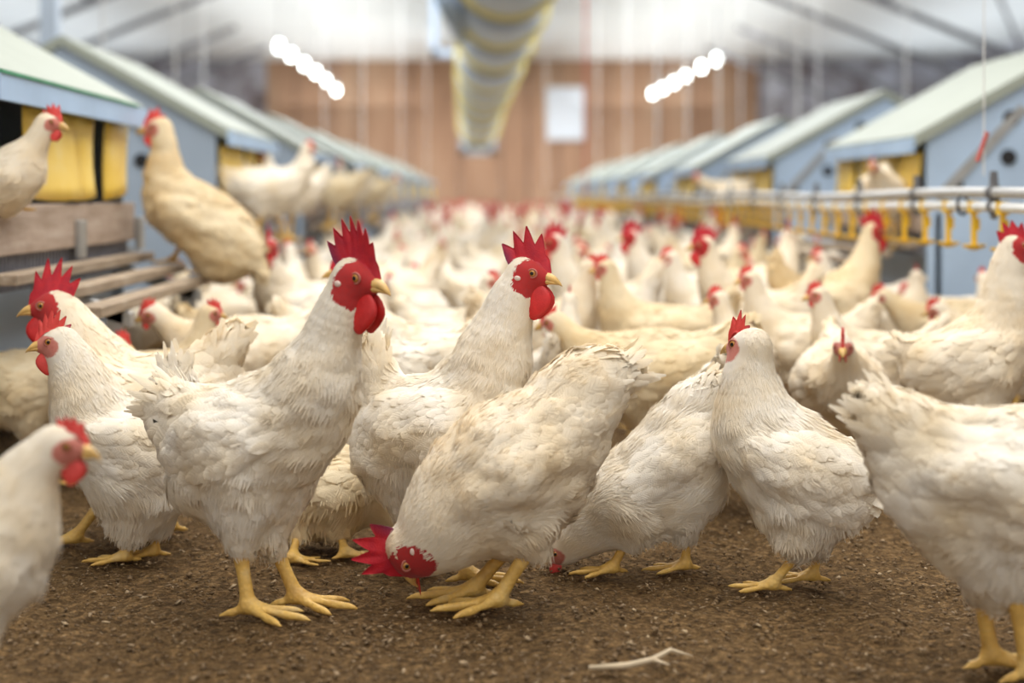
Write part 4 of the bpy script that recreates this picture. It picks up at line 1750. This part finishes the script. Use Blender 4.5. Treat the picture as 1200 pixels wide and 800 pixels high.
P = Pose(925, 2.30, 158)
hero('hen', 'white hen standing with neck raised and face turned away, breast towards the pecking hen', P,
     [(985, 560, 36), (1000, 572, 24), (1008, 584, 13)],
     [(978, 566, 44), (950, 556, 60), (918, 538, 66), (890, 516, 54)],
     [(882, 482, 43), (878, 448, 33), (879, 424, 27)], (877, 406, 22), (0.92, -0.45, -0.05),
     [P.leg(935, 648, 906, 694, 0.1), P.leg(962, 640, 952, 683, 0.1)],
     sex='hen', belly=[[P.p(960, 590, 46), P.p(930, 600, 40)]], seed=14, tint=WHITE, comb=dict(h=0.95, n=5, len=0.5), wattle=0.9)

P = Pose(1180, 1.88, -6)
hero('hen', 'large white bird cut by the frame edge, ragged tail towards the standing hen', P,
     [(1085, 540, 62), (1052, 505, 46), (1030, 480, 26)],
     [(1098, 560, 60), (1150, 566, 88), (1205, 566, 98), (1258, 550, 84)],
     [(1285, 490, 60), (1300, 430, 42), (1312, 390, 32)], (1335, 365, 28), (1, 0, -0.1),
     [P.leg(1148, 690, 1162, 784, 0.0), P.leg(1188, 688, 1205, 800, 0.0)],
     sex='hen', belly=[[P.p(1125, 615, 50), P.p(1180, 628, 52)]], seed=31, tint=WHITE, leg_r=0.0115, ruffle=1.3, tailfan=0.9)

P = Pose(-60, 1.62, 4)
hero('hen', 'out-of-focus white hen closest to the lens with pink face and red comb', P,
     [(-190, 640, 50), (-220, 600, 35), (-235, 570, 20)],
     [(-160, 650, 70), (-105, 665, 88), (-50, 665, 92), (-8, 640, 72)],
     [(14, 596, 52), (30, 562, 38), (46, 540, 30)], (72, 524, 25), (1, -0.1, -0.08),
     [P.leg(-80, 790, -75, 880, 0.0), P.leg(-50, 790, -40, 890, 0.0)],
     sex='hen', belly=[[P.p(-110, 720, 60), P.p(-70, 730, 55)]], seed=41, tint=WHITE, comb=dict(h=0.6, n=6, lean=1.2), wattle=1.3, lod=1)

P = Pose(150, 2.47, 183)
hero('hen', 'white hen facing the side wall, pale red comb, walking before the big white rooster', P,
     [(196, 480, 36), (205, 452, 26), (208, 428, 14)],
     [(188, 520, 44), (165, 528, 58), (137, 520, 60), (112, 500, 50)],
     [(99, 466, 39), (88, 434, 30), (78, 414, 24)], (67, 402, 19), (1, 0.1, -0.05),
     [P.leg(153, 622, 146, 660, 0.0), P.leg(188, 618, 180, 654, 0.1)],
     sex='hen', belly=[[P.p(175, 570, 46), P.p(155, 580, 42)]], seed=51, tint=WHITE, comb=dict(h=1.2, n=7, lean=1.0), wattle=1.5)

P = Pose(170, 2.66, 180)
hero('rooster', 'white rooster behind the walking hen, long body and dark red comb under the perch', P,
     [(246, 440, 30), (262, 412, 24), (272, 392, 14)],
     [(232, 462, 44), (195, 470, 60), (152, 474, 66), (118, 450, 54)],
     [(98, 418, 42), (84, 388, 32), (74, 370, 26)], (60, 360, 20), (1, 0.05, -0.05),
     [P.leg(118, 590, 88, 640, 0.1), P.leg(198, 585, 200, 626, 0.1)],
     sex='rooster', belly=[[P.p(205, 520, 48), P.p(170, 530, 48)]], seed=61, tint=CREAM, comb=dict(h=1.9, n=6), lod=1)

P = Pose(238, 4.12, 166, gz=0.425)
hero('hen', 'cream hen perched on the slats in front of the nest boxes, head raised and alert', P,
     [(290, 300, 18), (299, 310, 12), (306, 320, 7)],
     [(272, 288, 36), (252, 270, 43), (224, 252, 42), (200, 234, 35)],
     [(193, 204, 24), (193, 182, 17), (192, 166, 15)], (185, 151, 13.5), (1, 0.35, -0.03),
     [P.leg(214, 283, 203, 309, 0.1, 0.425), P.leg(247, 298, 243, 321, 0.1, 0.391)],
     sex='hen', belly=[[P.p(262, 306, 27), P.p(250, 296, 26)]], seed=71, tint=TAN, comb=dict(h=1.0, n=4), wattle=1.2, lod=0)

P = Pose(10, 3.08, 0, gz=0.585)
hero('hen', 'white hen peering out of the nest box with yellow flaps behind its head', P,
     [(-50, 195, 24), (-62, 180, 18), (-70, 170, 10)],
     [(-40, 212, 34), (-20, 216, 38), (2, 212, 38), (20, 202, 30)],
     [(32, 184, 21), (42, 168, 16), (48, 156, 14)], (58, 145, 12.5), (1, -0.1, -0.08),
     [P.leg(-8, 238, -8, 249, 0.0, 0.585), P.leg(8, 238, 8, 249, 0.0, 0.585)],
     sex='hen', seed=81, tint=CREAM, comb=dict(h=1.1, n=5), wattle=1.2, lod=1)

P = Pose(1130, 2.95, -8)
hero('hen', 'white hen beside the drinker line with large folded wing and raised neck', P,
     [(1082, 420, 22), (1066, 410, 14), (1056, 404, 8)],
     [(1090, 432, 34), (1118, 432, 50), (1152, 420, 56), (1176, 396, 44)],
     [(1180, 360, 32), (1180, 328, 24), (1182, 308, 20)], (1190, 290, 15), (1, 0.2, 0.05),
     [P.leg(1120, 535, 1120, 590, 0.0), P.leg(1150, 535, 1150, 594, 0.0)],
     sex='rooster', seed=91, tint=CREAM, comb=dict(h=1.3, n=5), wattle=1.2, lod=1, ruffle=0.7)

P = Pose(388, 2.56, 20)
hero('hen', 'tawny hen half hidden behind the upright rooster, only belly and feet showing', P,
     [(345, 540, 26), (330, 520, 18), (322, 508, 10)],
     [(352, 562, 36), (372, 566, 44), (396, 566, 46), (412, 566, 38)],
     [(428, 580, 26), (440, 594, 20), (450, 604, 16)], (462, 612, 13), (1, 0.3, -0.7),
     [P.leg(350, 624, 342, 662, -0.3), P.leg(398, 622, 404, 656, -0.1)],
     sex='hen', seed=95, tint=TAN, belly=[[P.p(368, 590, 36), P.p(392, 590, 36)]], lod=1)

# ---- prototypes for the flock, in metres
def proto(kind, lod, seed, tint, loc, yaw):
    r = 'rooster' if kind.startswith('rooster') else 'hen'
    leg = [((0.0, 0.045, 0.125), (0.012, 0.05, 0.0), 0.1), ((-0.01, -0.045, 0.125), (0.035, -0.05, 0.0), -0.1)]
    bel = [[[-.07, 0, .20, .06], [0, 0, .185, .06]]]
    if kind == 'hen_alert':
        a = dict(tail=[(-.13, 0, .275, .042), (-.16, 0, .31, .03), (-.175, 0, .335, .016)],
                 torso=[(-.10, 0, .245, .062), (-.045, 0, .235, .082), (.02, 0, .235, .086), (.072, 0, .258, .068)],
                 neck=[(.10, 0, .305, .048), (.115, 0, .35, .034), (.12, 0, .38, .027)], head=(.133, 0, .405, .023), hdir=(1, 0.1, -.06))
    elif kind == 'hen_turned':
        a = dict(tail=[(-.13, 0, .28, .040), (-.16, 0, .31, .028), (-.18, 0, .33, .015)],
                 torso=[(-.10, 0, .25, .062), (-.045, 0, .24, .082), (.02, 0, .24, .085), (.07, 0, .262, .066)],
                 neck=[(.095, .01, .305, .046), (.10, .02, .345, .033), (.10, .025, .37, .027)], head=(.104, .034, .395, .023), hdir=(.25, 1, -.06))
    elif kind == 'hen_low':
        a = dict(tail=[(-.135, 0, .27, .045), (-.17, 0, .30, .03), (-.20, 0, .325, .016)],
                 torso=[(-.10, 0, .24, .065), (-.04, 0, .23, .084), (.03, 0, .225, .084), (.08, 0, .235, .064)],
                 neck=[(.12, 0, .26, .044), (.15, -.005, .285, .032), (.17, -.01, .305, .026)], head=(.192, -.015, .318, .023), hdir=(1, -.1, -.15))
    elif kind == 'hen_peck':
        a = dict(tail=[(-.12, 0, .30, .045), (-.14, 0, .335, .032), (-.155, 0, .365, .018)],
                 torso=[(-.095, 0, .265, .064), (-.04, 0, .235, .083), (.025, 0, .20, .082), (.075, 0, .175, .062)],
                 neck=[(.12, 0, .14, .044), (.15, 0, .11, .032), (.168, 0, .085, .026)], head=(.185, 0, .062, .022), hdir=(.6, 0, -.8))
    elif kind == 'hen_rear':
        a = dict(tail=[(-.13, 0, .27, .048), (-.17, 0, .305, .036), (-.20, 0, .34, .020)],
                 torso=[(-.10, 0, .24, .068), (-.04, 0, .235, .088), (.03, 0, .235, .086), (.08, 0, .25, .066)],
                 neck=[(.105, -.01, .295, .046), (.115, -.02, .335, .033), (.118, -.03, .36, .027)], head=(.125, -.045, .383, .023), hdir=(.5, -1, -.06))
    elif kind == 'rooster_low':
        a = dict(tail=[(-.135, 0, .27, .045), (-.17, 0, .30, .03), (-.20, 0, .325, .016)],
                 torso=[(-.10, 0, .24, .065), (-.04, 0, .23, .084), (.03, 0, .225, .084), (.08, 0, .225, .064)],
                 neck=[(.12, 0, .235, .046), (.15, -.005, .25, .036), (.17, -.01, .262, .029)], head=(.192, -.015, .268, .026), hdir=(1, -.2, -.2))
    elif kind == 'rooster_tall':
        a = dict(tail=[(-.14, 0, .33, .045), (-.17, 0, .37, .033), (-.185, 0, .41, .018)],
                 torso=[(-.11, 0, .285, .066), (-.05, 0, .275, .088), (.02, 0, .285, .092), (.07, 0, .32, .074)],
                 neck=[(.10, 0, .375, .054), (.115, 0, .425, .038), (.122, 0, .46, .030)], head=(.138, 0, .490, .027), hdir=(1, -.1, -.06))
        bel = [[[-.08, 0, .225, .06], [0, 0, .215, .062]]]
        leg = [((0.0, 0.05, 0.145), (0.012, 0.055, 0.0), 0.1), ((-0.01, -0.05, 0.145), (0.035, -0.055, 0.0), -0.1)]
    else:  # rooster_turned
        a = dict(tail=[(-.14, 0, .33, .045), (-.17, 0, .37, .033), (-.185, 0, .41, .018)],
                 torso=[(-.11, 0, .285, .066), (-.05, 0, .275, .088), (.02, 0, .285, .092), (.07, 0, .315, .074)],
                 neck=[(.095, .01, .37, .054), (.105, .02, .415, .038), (.108, .03, .445, .030)], head=(.112, .042, .472, .027), hdir=(.4, 1, -.06))
        bel = [[[-.08, 0, .225, .06], [0, 0, .215, .062]]]
        leg = [((0.0, 0.05, 0.145), (0.012, 0.055, 0.0), 0.1), ((-0.01, -0.05, 0.145), (0.035, -0.055, 0.0), -0.1)]
    return bird(r, loc, yaw, a['tail'], a['torso'], a['neck'], a['head'], a['hdir'], leg, sex=r, belly=bel, lod=lod, seed=seed, tint=tint,
                ruffle=0.9, comb=dict(h=1.75 if r == 'rooster' else 0.9, n=6))


PROTO = {}


def place(kind, lod, x, y, yaw, scale, tint, label, group=None, z=0.0):
    key = (kind, lod)
    if key not in PROTO:
        b = proto(kind, lod, len(PROTO) * 7 + 100 + lod, tint, (x, y, z), yaw)
        PROTO[key] = b
    else:
        b = copy_tree(PROTO[key])
        b.location = (x, y, z)
        b.rotation_euler = (0, 0, yaw)
        for k in ('group',):
            if k in b:
                del b[k]
    b.scale = (scale,) * 3
    for ch in b.children:
        if ch.name.split('.')[0] in ('body', 'wing', 'tail'):
            ch.color = (*tint, 1)
    rooster = kind.startswith('rooster')
    tag(b, label, 'rooster' if rooster else 'hen', group)
    return b


# kind, px of body centre, distance, yaw deg, scale, tint, label, (z)
MID = [
    ('hen_low', 985, 3.10, 262, 1.0, CREAM, 'small hen facing the lens head-on behind the hen with the raised neck'),
    ('hen_alert', 940, 3.72, 172, 1.0, CREAM, 'cream hen facing the nest row, second head behind the hen with averted face'),
    ('hen_alert', 1022, 3.42, 176, 0.95, CREAM, 'cream hen with orange-red comb looking to the side below the drinker cups'),
    ('hen_low', 760, 3.10, 168, 1.08, TAN, 'tan hen with long body and raised rump behind the pecking hen'),
    ('hen_alert', 772, 3.80, 172, 1.06, TAN, 'tan hen with raised neck facing sideways between the rooster and the drinker line'),
    ('rooster_tall', 880, 4.12, 178, 0.98, CREAM, 'rooster with deep red comb and wattles, most upright before the drinker line'),
    ('hen_alert', 838, 4.5, 170, 1.05, WHITE, 'white hen with orange face beside the upright dark-combed rooster'),
    ('rooster_tall', 975, 4.3, 20, 1.05, TAN, 'tan-necked rooster reaching a red comb up to the yellow cups'),
    ('hen_alert', 180, 3.12, 10, 0.90, TAN, 'tan hen looking out from behind the perch leg with small bright comb'),
    ('rooster_low', 165, 4.75, 200, 1.0, CREAM, 'rooster with purple-red comb under the slatted perch'),
    ('hen_low', 285, 3.42, 200, 1.08, CREAM, 'cream hen with rounded back below the perched hen'),
    ('hen_low', 300, 3.68, 350, 1.0, TAN, 'tawny hen low down between the perch and the foremost rooster'),
    ('hen_low', 40, 3.15, 15, 0.92, TAN, 'brownish hen at the edge, half hidden behind the walking hen'),
    ('rooster_tall', 480, 3.0, 190, 0.95, WHITE, 'white rooster right behind the foremost rooster\'s neck'),
    ('hen_rear', 540, 3.42, 20, 1.0, WHITE, 'white hen between the two upright roosters'),
    ('hen_alert', 660, 3.3, 80, 0.92, WHITE, 'white hen seen from behind next to the second rooster\'s breast'),
    ('rooster_tall', 700, 4.4, 185, 0.98, WHITE, 'white rooster with bright comb behind the tan hen'),
    ('hen_low', 1120, 4.1, 178, 1.05, TAN, 'tan hen in shadow under the drinker cups'),
    ('hen_low', 1190, 3.75, 165, 1.0, CREAM, 'cream hen behind the hen with the folded wing'),
    ('hen_low', 862, 2.86, 75, 1.0, WHITE, 'white hen seen between the pecking hen and the standing hen'),
    ('hen_turned', 400, 3.9, 30, 1.0, WHITE, 'white hen behind the foremost rooster\'s comb'),
    ('rooster_turned', 355, 4.3, 200, 1.0, WHITE, 'white rooster in the gap right of the perched hen'),
]
taken = [((312 - 570) / 1700 * 2.17, 2.17), ((520 - 570) / 1700 * 2.42, 2.42), (0.04, 2.2), (0.28, 2.4), (0.48, 2.3), (0.67, 1.88), (-0.6, 1.62),
         (-0.61, 2.47), (-0.62, 2.66), (0.97, 2.95), (-0.27, 2.56)]
for i, (kind, px, D, yaw, s, tint, lab) in enumerate(MID):
    x = (px - PX0) / F_PX * D
    place(kind, 1, x, D, math.radians(yaw), s, tint, lab)
    taken.append((x, D))

# perched birds further down the rows
PER = [
    ('hen_low', 305, 5.80, -1, 190, 1.0, WHITE, 'white hen on the second perch facing back toward the perched tan hen'),
    ('hen_alert', 332, 6.30, -1, 20, 1.0, WHITE, 'white hen standing tall on the second perch'),
    ('hen_alert', 352, 6.72, -1, 200, 0.95, WHITE, 'white hen at the far end of the second perch'),
    ('hen_low', 392, 8.5, -1, 190, 1.05, TAN, 'tan hen on the third perch beyond the yellow flap'),
    ('hen_low', 412, 9.1, -1, 170, 1.0, WHITE, 'white hen next to the tan one on the third perch'),
    ('hen_alert', 425, 9.5, -1, 250, 1.0, WHITE, 'white upright hen at the end of the third perch'),
    ('hen_low', 450, 11.2, -1, 10, 1.05, TAN, 'tan hen on the fourth perch against the brown wall'),
    ('hen_low', 468, 12.0, -1, 180, 1.0, WHITE, 'white hen on the fourth perch against the brown wall'),
    ('hen_low', 1040, 5.36, 1, 250, 0.95, CREAM, 'hen perched before the yellow flaps of the nearest right nest box'),
    ('hen_low', 925, 8.5, 1, 180, 0.95, CREAM, 'cream hen on the perch of the second right nest box'),
]
for kind, px, D, side, yaw, s, tint, lab in PER:
    if lab.startswith('hen perched before'):
        x, z = 1.46, 0.425
    else:
        x = side * (1.06 - 0.155) if side < 0 else 1.58 - 0.155
        z = 0.425
    place(kind, 1 if D < 7 else 2, x, D, math.radians(yaw), s, tint, lab, z=z)

# the rest of the flock
rnd = random.Random(23)
kinds = ['hen_alert', 'hen_turned', 'hen_low', 'hen_rear', 'hen_alert', 'rooster_tall', 'rooster_turned', 'hen_peck']
count = 0
tries = 0
ZON = [(3.0, 5.5), (5.5, 9.0), (9.0, 15.0), (15.0, 30.0)]
while count < 245 and tries < 60000:
    tries += 1
    t = rnd.random()
    lowonly = False
    D = 3.3 * (29.0 / 3.3) ** (t ** 0.92)
    x = rnd.uniform(-1.0, 1.75)
    px = PX0 + x / D * F_PX
    if px < -70 or px > 1270:
        continue
    dmin = 0.30 if D < 9 else 0.33
    if any((x - a) ** 2 + (y - D) ** 2 < dmin * dmin for a, y in taken):
        continue
    # keep clear of perch and box legs
    if x < -0.68 and any(ly - 0.2 < D < ly + 1.45 for ly in LY) and D > 5:
        continue
    if x > 1.20 and any(ly - 0.2 < D < ly + 1.5 for ly in RYS):
        continue
    if 1.06 < x < 1.36 and D < 4.5:
        continue
    if x < -0.66 and D < 4.5:
        continue
    taken.append((x, D))
    k = rnd.choice(kinds)
    if D < 5 and rnd.random() < 0.4:
        k = rnd.choice(['hen_alert', 'hen_low', 'hen_turned'])
    yaw = rnd.choice([rnd.uniform(-0.7, 0.7), math.pi + rnd.uniform(-0.7, 0.7), rnd.uniform(0, 6.28)])
    tint = rnd.choice([WHITE, WHITE, WHITE, WHITE, CREAM, CREAM, TAN])
    rooster = k.startswith('rooster')
    z_ = 0 if D < 5.5 else 1 if D < 9 else 2 if D < 15 else 3
    side = 'left of the aisle' if x < -0.35 else ('mid-aisle' if x < 0.75 else 'near the drinkers')
    far = ['behind the foremost birds', 'amid the crowd', 'deep in the crowd', 'far off before the brown wall'][z_]
    what = 'rooster with red comb' if rooster else 'hen'
    cn = {WHITE: 'white', CREAM: 'cream', TAN: 'tan'}[tint]
    lab = 'blurred %s %s %s, %s' % (cn, what, side, far)
    place(k, 1 if D < 4.6 else 2, x, D, yaw, rnd.uniform(0.92, 1.06), tint, lab, '%s %ss %s, %s' % (cn, 'rooster' if rooster else 'hen', side, far))
    count += 1
print('flock', count)
